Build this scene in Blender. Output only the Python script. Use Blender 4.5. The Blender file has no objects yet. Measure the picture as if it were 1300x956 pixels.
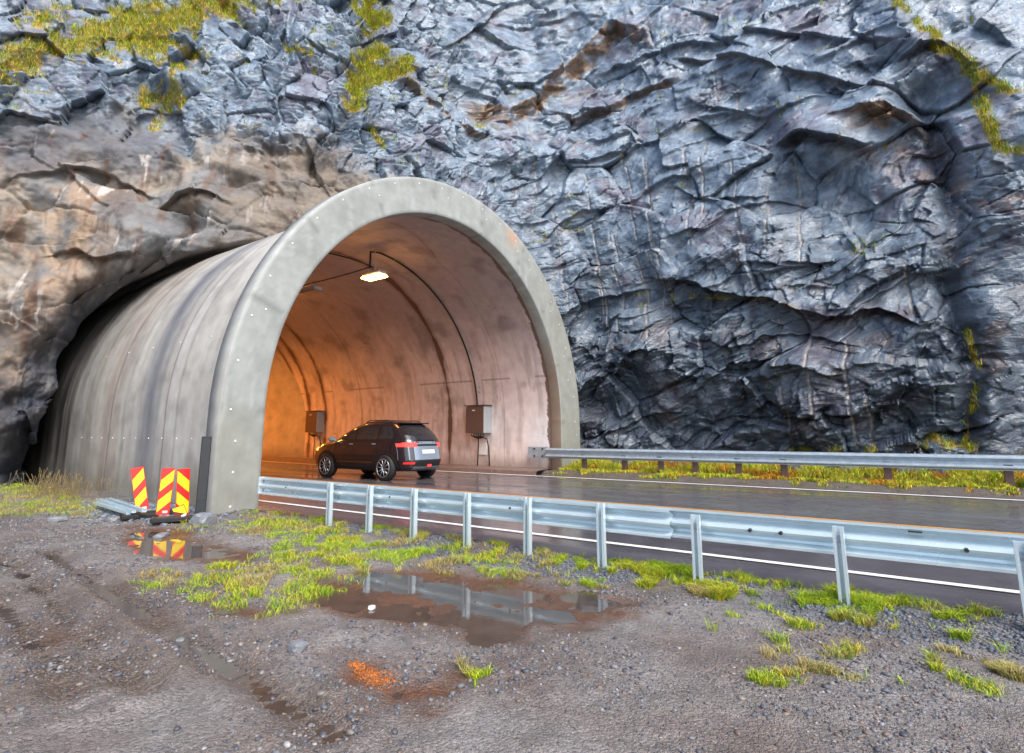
import bpy, math, random
import numpy as np
from math import sin, cos, tan, pi, radians, atan2, sqrt
random.seed(7); RNG = np.random.default_rng(7)
SC = bpy.context.scene; COL = SC.collection

# ------------------------------------------------------------------ camera, sky, sun, exposure
# world axes: +Y runs into the tunnel along the road, +X across the road to the right, Z up, road surface at z = 0
FPX, PITCH, YAW, CAMH = 715.0, .1644, .9509, 1.26
cd = bpy.data.cameras.new('camera'); cam = bpy.data.objects.new('camera', cd); COL.objects.link(cam)
cd.sensor_width = 36; cd.lens = FPX / 1300 * 36; cd.shift_y = -45 / 1300; cd.clip_start = .05; cd.clip_end = 2000
cam.location = (0, 0, CAMH); cam.rotation_euler = (pi / 2 + PITCH, 0, -YAW); SC.camera = cam

W = bpy.data.worlds.new('World'); SC.world = W; W.use_nodes = True
SUN_AZ, SUN_EL = radians(205), radians(48)          # compass bearing from +Y clockwise: behind the camera, to its left
nt = W.node_tree; sky = nt.nodes.new('ShaderNodeTexSky'); sky.sky_type = 'NISHITA'; sky.sun_disc = False
sky.sun_elevation = SUN_EL; sky.sun_rotation = SUN_AZ; sky.air_density = 1.0; sky.dust_density = 3.0; sky.ozone_density = 1.0
bg = nt.nodes['Background']; bg.inputs['Strength'].default_value = .15; nt.links.new(sky.outputs[0], bg.inputs[0])
sd = bpy.data.lights.new('sun', 'SUN'); sd.energy = 1.3; sd.angle = radians(25); sd.color = (1, .96, .9)
sun = bpy.data.objects.new('sun', sd); COL.objects.link(sun)
sun.rotation_euler = (pi / 2 - SUN_EL, 0, pi - SUN_AZ)
SC.view_settings.view_transform = 'Standard'; SC.view_settings.look = 'None'; SC.view_settings.gamma = 1
SC.view_settings.exposure = 1.05
SC.render.engine = 'CYCLES'; SC.cycles.use_denoising = True; SC.cycles.max_bounces = 8

# ------------------------------------------------------------------ numeric helpers
def lin(r, g, b):
    f = lambda c: c / 12.92 if c <= .04045 else ((c + .055) / 1.055) ** 2.4
    return (f(r / 255), f(g / 255), f(b / 255))
def ray(px, py):
    s = px - 650.; u = 433. - py
    fw = FPX * cos(PITCH) - u * sin(PITCH); up = FPX * sin(PITCH) + u * cos(PITCH)
    return fw * sin(YAW) + s * cos(YAW), fw * cos(YAW) - s * sin(YAW), up
def gp(px, py, z=-.1):                                # a bearing read off the photo, met with level ground
    x, y, w = ray(px, py); t = (z - CAMH) / w; return x * t, y * t
def ahash(i, j, seed):
    h = (i.astype(np.int64) * 374761393 + j.astype(np.int64) * 668265263 + seed * 974711 + 1013904223) & 0xffffffff
    h = ((h ^ (h >> 13)) * 1274126177) & 0xffffffff
    h = ((h ^ (h >> 15)) * 2246822519) & 0xffffffff
    return ((h ^ (h >> 16)) & 0xffffff) / float(0xffffff)
def vn(x, y, seed=0):
    x = np.asarray(x, float); y = np.asarray(y, float)
    i = np.floor(x); j = np.floor(y); fx = x - i; fy = y - j
    ux = fx * fx * fx * (fx * (fx * 6 - 15) + 10); uy = fy * fy * fy * (fy * (fy * 6 - 15) + 10)
    r = []
    for dj in (0, 1):
        for di in (0, 1):
            a = ahash(i + di, j + dj, seed) * 2 * pi
            r.append(np.cos(a) * (fx - di) + np.sin(a) * (fy - dj))
    return ((r[0] * (1 - ux) + r[1] * ux) * (1 - uy) + (r[2] * (1 - ux) + r[3] * ux) * uy) * 1.5
def fbm(x, y, seed=0, o=4, g=.5):
    t = 0; a = 1
    for k in range(o):
        t = t + a * vn(x * 2 ** k, y * 2 ** k, seed + 17 * k); a *= g
    return t
def facets(a, b, seed, off, grad):                    # broken rock: every cell of a jittered grid is its own tilted flat face
    i0 = np.floor(a); j0 = np.floor(b)
    b1 = np.full(a.shape, 9e9); b2 = b1.copy(); h = np.zeros(a.shape); cid = np.zeros(a.shape)
    for di in (-1, 0, 1):
        for dj in (-1, 0, 1):
            i = i0 + di; j = j0 + dj
            cx = i + .1 + .8 * ahash(i, j, seed); cy = j + .1 + .8 * ahash(i, j, seed + 1)
            dx = a - cx; dy = b - cy; d = dx * dx + dy * dy
            r = ahash(i, j, seed + 2)
            v = off * (r * 2 - 1) + grad * ((ahash(i, j, seed + 3) * 2 - 1) * dx + (ahash(i, j, seed + 4) * 1.4 - .2) * dy)
            n = d < b1
            b2 = np.where(n, b1, np.minimum(b2, d)); h = np.where(n, v, h); cid = np.where(n, r, cid); b1 = np.where(n, d, b1)
    return h, np.sqrt(b2) - np.sqrt(b1), cid
def ss(a, b, x):
    t = np.clip((x - a) / (b - a), 0, 1); return t * t * (3 - 2 * t)
def sdist(X, Y, poly, closed=True):                   # signed distance to an outline (negative inside)
    d = np.full(X.shape, 9e9); ins = np.zeros(X.shape, bool); n = len(poly)
    for k in range(n if closed else n - 1):
        ax, ay = poly[k]; bx, by = poly[(k + 1) % n]; ex, ey = bx - ax, by - ay
        t = np.clip(((X - ax) * ex + (Y - ay) * ey) / (ex * ex + ey * ey + 1e-12), 0, 1)
        d = np.minimum(d, np.hypot(X - ax - t * ex, Y - ay - t * ey))
        if closed:
            c = ((ay > Y) != (by > Y)) & (X < ex * (Y - ay) / (ey + 1e-12) + ax); ins ^= c
    return np.where(ins, -d, d)
def mix(a, b, t):
    return a + (np.asarray(b) - a) * t[..., None]

# ------------------------------------------------------------------ materials
def mat(name, col=(.5, .5, .5), rough=.6, metal=0., attr=False, nscale=8., namp=.15, bump=0., bscale=30., bdist=.01, emit=None, es=0., spec=.5, wetattr=False, rnoise=0., coat=0., det=8.):
    m = bpy.data.materials.new(name); m.use_nodes = True; t = m.node_tree; N = t.nodes; L = t.links; p = N['Principled BSDF']
    p.inputs['Roughness'].default_value = rough; p.inputs['Metallic'].default_value = metal
    p.inputs['Specular IOR Level'].default_value = spec; p.inputs['Coat Weight'].default_value = coat
    p.inputs['Coat Roughness'].default_value = .05
    tc = N.new('ShaderNodeTexCoord'); nz = N.new('ShaderNodeTexNoise'); nz.inputs['Scale'].default_value = nscale
    nz.inputs['Detail'].default_value = det; nz.inputs['Roughness'].default_value = .6; L.new(tc.outputs['Object'], nz.inputs['Vector'])
    mr = N.new('ShaderNodeMapRange'); mr.inputs[1].default_value = .25; mr.inputs[2].default_value = .75
    mr.inputs[3].default_value = 1 - namp; mr.inputs[4].default_value = 1 + namp; L.new(nz.outputs[0], mr.inputs[0])
    mx = N.new('ShaderNodeVectorMath'); mx.operation = 'SCALE'; L.new(mr.outputs[0], mx.inputs['Scale'])
    if attr:
        a = N.new('ShaderNodeAttribute'); a.attribute_name = 'Col'; L.new(a.outputs['Color'], mx.inputs[0])
        if wetattr: L.new(a.outputs['Alpha'], p.inputs['Roughness'])
    else: mx.inputs[0].default_value = col[:3]
    L.new(mx.outputs[0], p.inputs['Base Color'])
    if rnoise and not wetattr:
        r2 = N.new('ShaderNodeMapRange'); r2.inputs[1].default_value = .3; r2.inputs[2].default_value = .7
        r2.inputs[3].default_value = max(.02, rough - rnoise); r2.inputs[4].default_value = min(1, rough + rnoise)
        n2 = N.new('ShaderNodeTexNoise'); n2.inputs['Scale'].default_value = nscale * .37; L.new(tc.outputs['Object'], n2.inputs['Vector'])
        L.new(n2.outputs[0], r2.inputs[0]); L.new(r2.outputs[0], p.inputs['Roughness'])
    if bump:
        nb = N.new('ShaderNodeTexNoise'); nb.inputs['Scale'].default_value = bscale; nb.inputs['Detail'].default_value = 6
        L.new(tc.outputs['Object'], nb.inputs['Vector'])
        bp = N.new('ShaderNodeBump'); bp.inputs['Strength'].default_value = bump; bp.inputs['Distance'].default_value = bdist
        L.new(nb.outputs[0], bp.inputs['Height']); L.new(bp.outputs[0], p.inputs['Normal'])
    if emit: p.inputs['Emission Color'].default_value = (*emit, 1); p.inputs['Emission Strength'].default_value = es
    return m
def rock_material():
    m = mat('wet_rock', attr=True, wetattr=True, nscale=3.2, namp=.24, det=12); t = m.node_tree; N = t.nodes; L = t.links; p = N['Principled BSDF']
    tc = N.new('ShaderNodeTexCoord'); mp = N.new('ShaderNodeMapping'); mp.inputs['Rotation'].default_value = (.35, .3, .2); mp.inputs['Scale'].default_value = (1, 1, 2.6)
    L.new(tc.outputs['Object'], mp.inputs['Vector'])
    n1 = N.new('ShaderNodeTexNoise'); n1.inputs['Scale'].default_value = 5; n1.inputs['Detail'].default_value = 10; n1.inputs['Roughness'].default_value = .62
    n1.noise_type = 'RIDGED_MULTIFRACTAL'; L.new(mp.outputs[0], n1.inputs['Vector'])
    v = N.new('ShaderNodeTexVoronoi'); v.feature = 'DISTANCE_TO_EDGE'; v.inputs['Scale'].default_value = 2.4
    nw = N.new('ShaderNodeTexNoise'); nw.inputs['Scale'].default_value = 3; L.new(mp.outputs[0], nw.inputs['Vector'])
    ad = N.new('ShaderNodeVectorMath'); ad.operation = 'MULTIPLY_ADD'; ad.inputs[1].default_value = (.7, .7, .7); L.new(nw.outputs['Color'], ad.inputs[0]); L.new(mp.outputs[0], ad.inputs[2])
    L.new(ad.outputs[0], v.inputs['Vector'])
    mr = N.new('ShaderNodeMapRange'); mr.inputs[2].default_value = .06; L.new(v.outputs[0], mr.inputs[0])
    a = N.new('ShaderNodeAttribute'); a.attribute_name = 'Rough'          # 1 on bare rock, 0 on sprayed concrete
    b1 = N.new('ShaderNodeBump'); b1.inputs['Distance'].default_value = .07; L.new(n1.outputs[0], b1.inputs['Height']); 
    k1 = N.new('ShaderNodeMath'); k1.operation = 'MULTIPLY'; k1.inputs[1].default_value = .36; L.new(a.outputs['Fac'], k1.inputs[0]); L.new(k1.outputs[0], b1.inputs['Strength'])
    b2 = N.new('ShaderNodeBump'); b2.inputs['Distance'].default_value = .035; L.new(mr.outputs[0], b2.inputs['Height']); L.new(b1.outputs[0], b2.inputs['Normal'])
    k2 = N.new('ShaderNodeMath'); k2.operation = 'MULTIPLY'; k2.inputs[1].default_value = .3; L.new(a.outputs['Fac'], k2.inputs[0]); L.new(k2.outputs[0], b2.inputs['Strength'])
    n3 = N.new('ShaderNodeTexNoise'); n3.inputs['Scale'].default_value = 26; n3.inputs['Detail'].default_value = 5; L.new(tc.outputs['Object'], n3.inputs['Vector'])
    b3 = N.new('ShaderNodeBump'); b3.inputs['Distance'].default_value = .025; b3.inputs['Strength'].default_value = .6; L.new(n3.outputs[0], b3.inputs['Height']); L.new(b2.outputs[0], b3.inputs['Normal'])
    L.new(b3.outputs[0], p.inputs['Normal'])
    return m
def ground_material():
    m = mat('wet_gravel', attr=True, wetattr=True, nscale=5, namp=.3, det=12); t = m.node_tree; N = t.nodes; L = t.links; p = N['Principled BSDF']
    tc = N.new('ShaderNodeTexCoord'); hs = []
    for sc_, ds in ((60, .009), (150, .005)):
        v = N.new('ShaderNodeTexVoronoi'); v.inputs['Scale'].default_value = sc_; L.new(tc.outputs['Object'], v.inputs['Vector'])
        b = N.new('ShaderNodeBump'); b.invert = True; b.inputs['Distance'].default_value = ds; b.inputs['Strength'].default_value = 1.
        L.new(v.outputs['Distance'], b.inputs['Height'])
        if hs: L.new(hs[-1][0].outputs[0], b.inputs['Normal'])
        hs.append((b, v))
    L.new(hs[-1][0].outputs[0], p.inputs['Normal'])
    src = p.inputs['Base Color'].links[0].from_socket                      # each pebble its own tone
    mr = N.new('ShaderNodeMapRange'); mr.inputs[3].default_value = .75; mr.inputs[4].default_value = 1.28
    sx = N.new('ShaderNodeSeparateColor'); L.new(hs[0][1].outputs['Color'], sx.inputs[0]); L.new(sx.outputs[0], mr.inputs[0])
    sc2 = N.new('ShaderNodeVectorMath'); sc2.operation = 'SCALE'; L.new(src, sc2.inputs[0]); L.new(mr.outputs[0], sc2.inputs['Scale']); L.new(sc2.outputs[0], p.inputs['Base Color'])
    return m
M = {}
M['rock'] = rock_material(); M['ground'] = ground_material()
M['concrete'] = mat('cast_concrete', attr=True, rough=.7, nscale=3, namp=.16, bump=.25, bscale=40, bdist=.006, wetattr=True)
M['galv'] = mat('galvanised_steel', lin(212, 228, 236), .30, .45, nscale=5, namp=.05, rnoise=.05)
M['galv_dull'] = mat('weathered_steel', lin(172, 186, 196), .42, .4, nscale=9, namp=.2, rnoise=.1)
M['rust'] = mat('rusted_post', lin(98, 78, 70), .7, 0, nscale=18, namp=.35, bump=.3)
M['steel'] = mat('dark_bolt', lin(60, 62, 64), .5, .6)
M['white'] = mat('white_paint', lin(225, 225, 222), .5, nscale=20, namp=.12)
M['line'] = mat('road_paint', lin(236, 236, 234), .35, nscale=25, namp=.15)
M['yline'] = mat('yellow_road_paint', lin(235, 165, 40), .35, nscale=25, namp=.15)
M['black'] = mat('black_rubber', (.012, .012, .013), .55, nscale=20, namp=.3)
M['cable'] = mat('black_cable', (.01, .01, .01), .4)
M['brownbox'] = mat('brown_box_paint', lin(92, 72, 66), .55, nscale=9, namp=.15)
M['greybox'] = mat('grey_box_side', lin(160, 165, 170), .5, nscale=9, namp=.1)
M['lamp'] = mat('lamp_housing', lin(200, 198, 205), .4, .3)
M['lampoff'] = mat('lamp_glass_unlit', (.25, .24, .24), .15)
M['lampon'] = mat('lamp_glass_lit', (1, .6, .2), .3, emit=(1, .42, .08), es=22)
M['red'] = mat('sign_red', lin(226, 30, 26), .35, nscale=12, namp=.1, emit=None)
M['darkred'] = mat('dirty_dark_red', lin(92, 22, 18), .5, nscale=12, namp=.3)
M['yellow'] = mat('sign_yellow', lin(250, 215, 20), .35, nscale=12, namp=.1)
M['carpaint'] = mat('dark_car_paint', (.02, .014, .018), .25, .3, coat=1., namp=.0)
M['cargrey'] = mat('grey_bumper_paint', lin(132, 146, 162), .3, .2, coat=.6, namp=.05)
M['glass'] = mat('dark_window_glass', (.02, .022, .026), .04, spec=1.0, namp=0, coat=.5)
M['tyre'] = mat('tyre_rubber', (.014, .014, .015), .7)
M['rim'] = mat('alloy_rim', lin(170, 178, 186), .3, .8)
M['redlight'] = mat('tail_light', (.6, .02, .01), .2, emit=(1, .035, .03), es=1.5)
M['reflector'] = mat('red_reflector', (.6, .02, .03), .2, emit=(1, .03, .03), es=.35)
M['amber'] = mat('amber_light', (.9, .45, .08), .2, emit=(1, .5, .1), es=1.5)
M['stone'] = mat('loose_stone', lin(120, 124, 130), .5, nscale=14, namp=.3, bump=.6, bscale=30, bdist=.01)
M['darkstone'] = mat('dark_wet_stone', lin(78, 84, 94), .4, nscale=5, namp=.35, bump=.8, bscale=12, bdist=.03)
M['palestone'] = mat('pale_stone', lin(205, 205, 205), .6, nscale=14, namp=.2, bump=.6, bscale=30, bdist=.01)
M['pebble'] = mat('pebbles', attr=True, rough=.5, nscale=30, namp=.3)
M['grass'] = mat('grass_blades', attr=True, rough=.6, nscale=5, namp=.12, spec=.25)
M['darkwood'] = mat('black_plank', (.016, .02, .024), .5, nscale=10, namp=.25)

# ------------------------------------------------------------------ mesh helpers
def link(name, me, m=None, parent=None, smooth=False):
    o = bpy.data.objects.new(name, me); COL.objects.link(o)
    if m is not None: me.materials.append(m)
    if parent is not None: o.parent = parent
    if smooth: me.polygons.foreach_set('use_smooth', [True] * len(me.polygons))
    me.update(); return o
def np_mesh(name, V, F, col=None, extra=None):
    V = np.asarray(V, np.float32).reshape(-1, 3); F = np.asarray(F, np.int32)
    me = bpy.data.meshes.new(name); me.vertices.add(len(V)); me.vertices.foreach_set('co', V.ravel())
    k = F.shape[1]; me.loops.add(F.size); me.loops.foreach_set('vertex_index', F.ravel())
    me.polygons.add(len(F)); me.polygons.foreach_set('loop_start', np.arange(0, F.size, k, dtype=np.int32))
    me.update(calc_edges=True)
    if col is not None:
        c = np.ones((len(V), 4), np.float32); col = np.asarray(col, np.float32).reshape(len(V), -1); c[:, :col.shape[1]] = col
        a = me.color_attributes.new('Col', 'FLOAT_COLOR', 'POINT'); a.data.foreach_set('color', c.ravel())
    for n, v in (extra or {}).items():
        a = me.attributes.new(n, 'FLOAT', 'POINT'); a.data.foreach_set('value', np.asarray(v, np.float32).ravel())
    me.validate(); return me
def grid_faces(n, m):
    i = np.arange(n - 1)[:, None] * m + np.arange(m - 1)[None, :]
    return np.stack([i, i + 1, i + m + 1, i + m], -1).reshape(-1, 4)
class MB:
    def __init__(s): s.v = []; s.f = []
    def add(s, vs, fs):
        o = len(s.v); s.v += [tuple(v) for v in vs]; s.f += [tuple(o + i for i in f) for f in fs]; return s
    def box(s, c, d, rot=None, bev=0.):
        x, y, z = [q / 2 for q in d]
        if bev:
            b = bev; pts = []
            for sz, ins in ((-z, b), (-z + b, 0), (z - b, 0), (z, b)):
                X, Y = x - ins, y - ins; e = b if not ins else b * .6
                pts += [(-X + e, -Y, sz), (X - e, -Y, sz), (X, -Y + e, sz), (X, Y - e, sz), (X - e, Y, sz), (-X + e, Y, sz), (-X, Y - e, sz), (-X, -Y + e, sz)]
            fs = [tuple(range(7, -1, -1)), tuple(range(24, 32))]
            for k in range(3):
                for i in range(8): j = (i + 1) % 8; fs.append((k * 8 + i, k * 8 + j, k * 8 + 8 + j, k * 8 + 8 + i))
        else:
            pts = [(a * x, b * y, g * z) for a, b, g in ((-1, -1, -1), (1, -1, -1), (1, 1, -1), (-1, 1, -1), (-1, -1, 1), (1, -1, 1), (1, 1, 1), (-1, 1, 1))]
            fs = [(3, 2, 1, 0), (4, 5, 6, 7), (0, 1, 5, 4), (1, 2, 6, 5), (2, 3, 7, 6), (3, 0, 4, 7)]
        if rot is not None:
            pts = [rot @ __import__('mathutils').Vector(p) for p in pts]
        return s.add([(p[0] + c[0], p[1] + c[1], p[2] + c[2]) for p in pts], fs)
    def tube(s, pts, r, n=8, caps=True):
        P = [np.array(p, float) for p in pts]; rings = []; up = None
        for i, p in enumerate(P):
            t = P[min(i + 1, len(P) - 1)] - P[max(i - 1, 0)]; t /= np.linalg.norm(t) + 1e-9
            if up is None: up = np.array((0, 0, 1.)) if abs(t[2]) < .9 else np.array((1., 0, 0))
            a = np.cross(t, up); a /= np.linalg.norm(a) + 1e-9; up = np.cross(a, t); rr = r[i] if hasattr(r, '__len__') else r
            rings.append([p + rr * (cos(2 * pi * k / n) * a + sin(2 * pi * k / n) * up) for k in range(n)])
        vs = [v for q in rings for v in q]; fs = []
        for i in range(len(P) - 1):
            for k in range(n): j = (k + 1) % n; fs.append((i * n + k, i * n + j, (i + 1) * n + j, (i + 1) * n + k))
        if caps: fs += [tuple(range(n - 1, -1, -1)), tuple(range((len(P) - 1) * n, len(P) * n))]
        return s.add(vs, fs)
    def build(s, name, m, parent=None, smooth=False):
        me = bpy.data.meshes.new(name); me.from_pydata(s.v, [], s.f); me.update()
        return link(name, me, m, parent, smooth)
def thing(name, label, cat, loc=(0, 0, 0), rz=0, group=None):
    o = bpy.data.objects.new(name, None); COL.objects.link(o); o.location = loc; o.rotation_euler = (0, 0, rz)
    o['label'] = label; o['category'] = cat
    if group: o['group'] = group
    return o
def tag(o, label, cat, group=None, kind=None):
    o['label'] = label; o['category'] = cat
    if group: o['group'] = group
    if kind: o['kind'] = kind
    return o
def copy_tree(o, parent=None):
    c = o.copy(); COL.objects.link(c); c.parent = parent
    for ch in list(o.children): copy_tree(ch, c)
    return c

# ------------------------------------------------------------------ ground height
CX, CZ, RIN, RBAR, YF = 11.07, 1.69, 5.27, 5.72, 9.66
def curve_x(y): return .006 * np.maximum(0, y - 16) ** 2         # the bore bends gently
WATER_Z = -.124
PUDDLES = [[(392, 738), (470, 724), (560, 722), (660, 738), (760, 752), (812, 765), (805, 785), (735, 792), (690, 800), (620, 812), (560, 798), (480, 788), (400, 775), (372, 752)],
           [(160, 668), (235, 672), (255, 686), (330, 702), (320, 714), (250, 712), (215, 716), (185, 704), (160, 690)],
           [(420, 832), (500, 850), (560, 872), (520, 900), (450, 895)], [(560, 838), (640, 836), (665, 856), (600, 868), (560, 858)],
           [(45, 800), (70, 795), (88, 803), (70, 815), (48, 812)], [(250, 765), (330, 770), (380, 776), (330, 784), (262, 778)]]
PUDW = [[gp(*q) for q in P] for P in PUDDLES]
RUTS = [[(-60, 690), (20, 720), (90, 790), (170, 880)], [(0, 760), (60, 830), (100, 900)], [(60, 700), (150, 760), (300, 850), (420, 930)]]
RUTW = [[gp(*q) for q in P] for P in RUTS]
def ground_z(X, Y):
    base = -.092 + .016 * fbm(X * .5, Y * .5, 3, 3) + .013 * fbm(X * 2.1, Y * 2.1, 5, 3) + .005 * fbm(X * 9, Y * 9, 9, 3)
    pm = np.zeros(X.shape)
    for P in PUDW:
        d = sdist(X, Y, P) + .16 * fbm(X * 2.6, Y * 2.6, 21, 4); pm = np.maximum(pm, ss(.2, -.25, d))
    rt = np.zeros(X.shape)
    for P in RUTW:
        d = sdist(X, Y, P, False); rt = rt - .045 * np.exp(-(d / .09) ** 2) * (1 + .3 * np.sin(Y * 60)) + .022 * np.exp(-((d - .2) / .08) ** 2)
    base = base + rt * (1 + .5 * fbm(X * 2, Y * 2, 11, 2)) - .036 * pm
    base = base + .07 * ss(5.0, 5.6, X) + .12 * ss(12.5, 17, Y) * ss(6, 4, X) + .10 * np.exp(-((X - 4.7) / .5) ** 2 - ((Y - 11) / 1.6) ** 2)
    under = ss(5.62, 5.72, X); base = base * (1 - under) + under * -.3
    vg = ss(15.25, 15.7, X) * np.where((Y > YF + .2), 0, 1)
    verge = .13 + .05 * ss(16, 17.5, X) + .05 * fbm(X * 1.3, Y * 1.3, 31, 3) * ss(15.6, 16.3, X)
    verge = np.where(X < 15.75, -.06 + (verge + .06) * ss(15.25, 15.75, X), verge)
    return np.where((X > 15.25) & (Y < YF + .3), verge, base), pm
def axis(parts):
    a = []
    for lo, hi, st in parts: a += list(np.arange(lo, hi, st))
    return np.array(a + [parts[-1][1]])
gx = axis([(-300, -60, 40), (-60, -8, 4), (-8, -1, .25), (-1, 5.9, .026), (5.9, 15, .9), (15, 17.8, .05), (17.8, 30, 1), (30, 300, 45)])
gy = axis([(-300, -60, 40), (-60, -6, 3), (-6, -1.5, .1), (-1.5, 9, .026), (9, 20, .07), (20, 40, 1), (40, 300, 40)])
GX, GY = np.meshgrid(gx, gy, indexing='ij'); GZ, PM = ground_z(GX, GY)
brown = np.clip(.45 + .8 * fbm(GX * .9, GY * .9, 41, 4), 0, 1); grey = np.array(lin(132, 128, 126)); mud = np.array(lin(102, 88, 78))
gc = mix(np.broadcast_to(grey, GX.shape + (3,)), mud, brown * .75)
gc = mix(gc, np.array(lin(96, 66, 48)), np.clip(PM * 1.2, 0, 1)); dirt = ss(0, .6, fbm(GX * .35, GY * .35, 47, 3)); gc = mix(gc, np.array(lin(84, 72, 68)), .4 * dirt)
road_side = ss(4.7, 5.4, GX) * (GX < 6); gc = mix(gc, np.array(lin(88, 92, 98)), .8 * road_side * np.clip(.6 + fbm(GX * 2, GY * 2, 44, 3), 0, 1))
vergem = (GX > 15.2); gc = mix(gc, np.array(lin(84, 76, 66)), vergem * .8)
rc = np.zeros(GX.shape)
for P in RUTW: rc = np.maximum(rc, np.exp(-(sdist(GX, GY, P, False) / .15) ** 2))
gc = mix(gc, np.array(lin(82, 66, 54)), .7 * rc * np.clip(.8 + fbm(GX * 2, GY * 2, 49, 2), 0, 1))
rough = np.clip(.42 - .12 * rc - .12 * dirt + .25 * fbm(GX * 1.7, GY * 1.7, 51, 3), .16, .75)
me = np_mesh('ground', np.stack([GX, GY, GZ], -1), grid_faces(len(gx), len(gy)), np.concatenate([gc.reshape(-1, 3), rough.reshape(-1, 1)], 1))
g = link('ground', me, M['ground'], smooth=True); g['kind'] = 'structure'
# standing water
wm = mat('puddle_water', (.075, .058, .048), .03, nscale=6, namp=.3, bump=.10, bscale=18, bdist=.004, spec=.9)
me = bpy.data.meshes.new('puddle_water'); me.from_pydata([(-1, -1.5, WATER_Z), (5.05, -1.5, WATER_Z), (5.05, 10.2, WATER_Z), (-1, 10.2, WATER_Z)], [], [(0, 1, 2, 3)]); w = link('water', me, wm); w['kind'] = 'structure'

# ------------------------------------------------------------------ road
def road_mesh():
    ys = np.concatenate([np.arange(-60, -6, 3), np.arange(-6, 16, .12), np.arange(16, 90.1, .8)]); xs = np.concatenate([np.linspace(5.62, 15.42, 100)])
    X, Y = np.meshgrid(xs, ys, indexing='ij'); X = X + curve_x(Y)
    Xr = X - curve_x(Y)
    Z = .0 + .004 * fbm(Xr * .7, Y * .3, 61, 2) - .006 * (np.exp(-((Xr - 8.0) / .35) ** 2) + np.exp(-((Xr - 11.3) / .35) ** 2) + np.exp(-((Xr - 13.1) / .35) ** 2))
    edge = .02 * np.maximum(0, fbm(Y * 3, Xr * 0 + 3, 66, 3)); Z = np.where(Xr < 5.8, Z - .03 - edge, Z)
    X = np.where(Xr < 5.68, X - .1 * vn(Y * 2.3, Y * 0 + .4, 68), X)
    return np_mesh('road', np.stack([X, Y, Z], -1), grid_faces(len(xs), len(ys)))
rm = mat('wet_asphalt', lin(86, 84, 89), .2, nscale=2, namp=.3, bump=.15, bscale=90, bdist=.003, spec=.5)
t = rm.node_tree; N = t.nodes; L = t.links
tc = N.new('ShaderNodeTexCoord'); mp = N.new('ShaderNodeMapping'); mp.inputs['Scale'].default_value = (1.1, .14, 1); L.new(tc.outputs['Object'], mp.inputs[0])
nn = N.new('ShaderNodeTexNoise'); nn.inputs['Scale'].default_value = 1.3; nn.inputs['Detail'].default_value = 7; L.new(mp.outputs[0], nn.inputs['Vector'])
r_ = N.new('ShaderNodeMapRange'); r_.inputs[1].default_value = .35; r_.inputs[2].default_value = .65; r_.inputs[3].default_value = .06; r_.inputs[4].default_value = .36
L.new(nn.outputs[0], r_.inputs[0]); L.new(r_.outputs[0], N['Principled BSDF'].inputs['Roughness'])
r = link('road', road_mesh(), rm, smooth=True); r['kind'] = 'structure'
def stripe(name, x0, w, y0, y1, m, zo=.006, dash=None):
    ys = np.arange(y0, y1 + .01, .25); V = []; F = []
    for y in ys:
        c = float(curve_x(y)); V += [(x0 + c - w / 2, y, zo), (x0 + c + w / 2, y, zo)]
    for i in range(len(ys) - 1): F.append((2 * i, 2 * i + 1, 2 * i + 3, 2 * i + 2))
    me = bpy.data.meshes.new(name); me.from_pydata(V, [], F); o = link(name, me, m); o['kind'] = 'structure'
stripe('road_edge_line', 6.28, .11, -40, 89, M['line'], .010); stripe('road_edge_line', 14.85, .17, -40, 89, M['line'], .010)
stripe('road_centre_line', 9.85, .09, -40, 89, M['yline'], .010)
# raised kerb and footway strip at the foot of the tunnel wall
V = []; F = []; ys = np.arange(YF + .35, 90, .5)
for i, y in enumerate(ys):
    c = float(curve_x(y)); V += [(15.32 + c, y, -.05), (15.36 + c, y, .10), (15.5 + c, y, .12), (16.5 + c, y, .16)]
    if i: b = 4 * i; F += [(b - 4 + k, b - 3 + k, b + 1 + k, b + k) for k in range(3)]
me = bpy.data.meshes.new('kerb'); me.from_pydata(V, [], F)
k = link('footpath_strip', me, mat('kerb_asphalt', lin(112, 96, 90), .5, nscale=6, namp=.3, bump=.4, bscale=50)); k['kind'] = 'structure'

# ------------------------------------------------------------------ rock face
CP = [(-16, 15), (-10, 16.6), (-5, 17.6), (0, 18.3), (3.4, 18.3), (6.2, 16.8), (8.6, 14.8), (11.3, 12.9), (14, 11.9), (16.8, 11.6), (18.8, 11.0), (19.6, 9.2), (19.7, 5), (19.5, 1), (19.6, -3), (20.3, -8), (22, -16)]
def catmull(P, n=60):
    P = np.array(P, float); Q = np.vstack([2 * P[0] - P[1], P, 2 * P[-1] - P[-2]]); out = []
    for i in range(1, len(Q) - 2):
        t = np.linspace(0, 1, n, endpoint=False)[:, None]
        out.append(.5 * (2 * Q[i] + (Q[i + 1] - Q[i - 1]) * t + (2 * Q[i - 1] - 5 * Q[i] + 4 * Q[i + 1] - Q[i + 2]) * t ** 2 + (-Q[i - 1] + 3 * Q[i] - 3 * Q[i + 1] + Q[i + 2]) * t ** 3))
    return np.vstack(out + [P[-1:]])
C = catmull(CP); SL = np.concatenate([[0], np.cumsum(np.hypot(*np.diff(C, axis=0).T))]); STOT = SL[-1]
s_at = lambda x, y: SL[np.argmin(np.hypot(C[:, 0] - x, C[:, 1] - y))]
S0, S1, SCORN = s_at(0, 18.3), s_at(19.8, -5), s_at(18.8, 11.0)
sv = np.concatenate([np.arange(0, S0, .3), np.arange(S0, SCORN - 4.5, .034), np.arange(SCORN - 4.5, SCORN + 2, .023), np.arange(SCORN + 2, S1, .034), np.arange(S1, STOT, .3)])
zv = [-.6]
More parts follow.
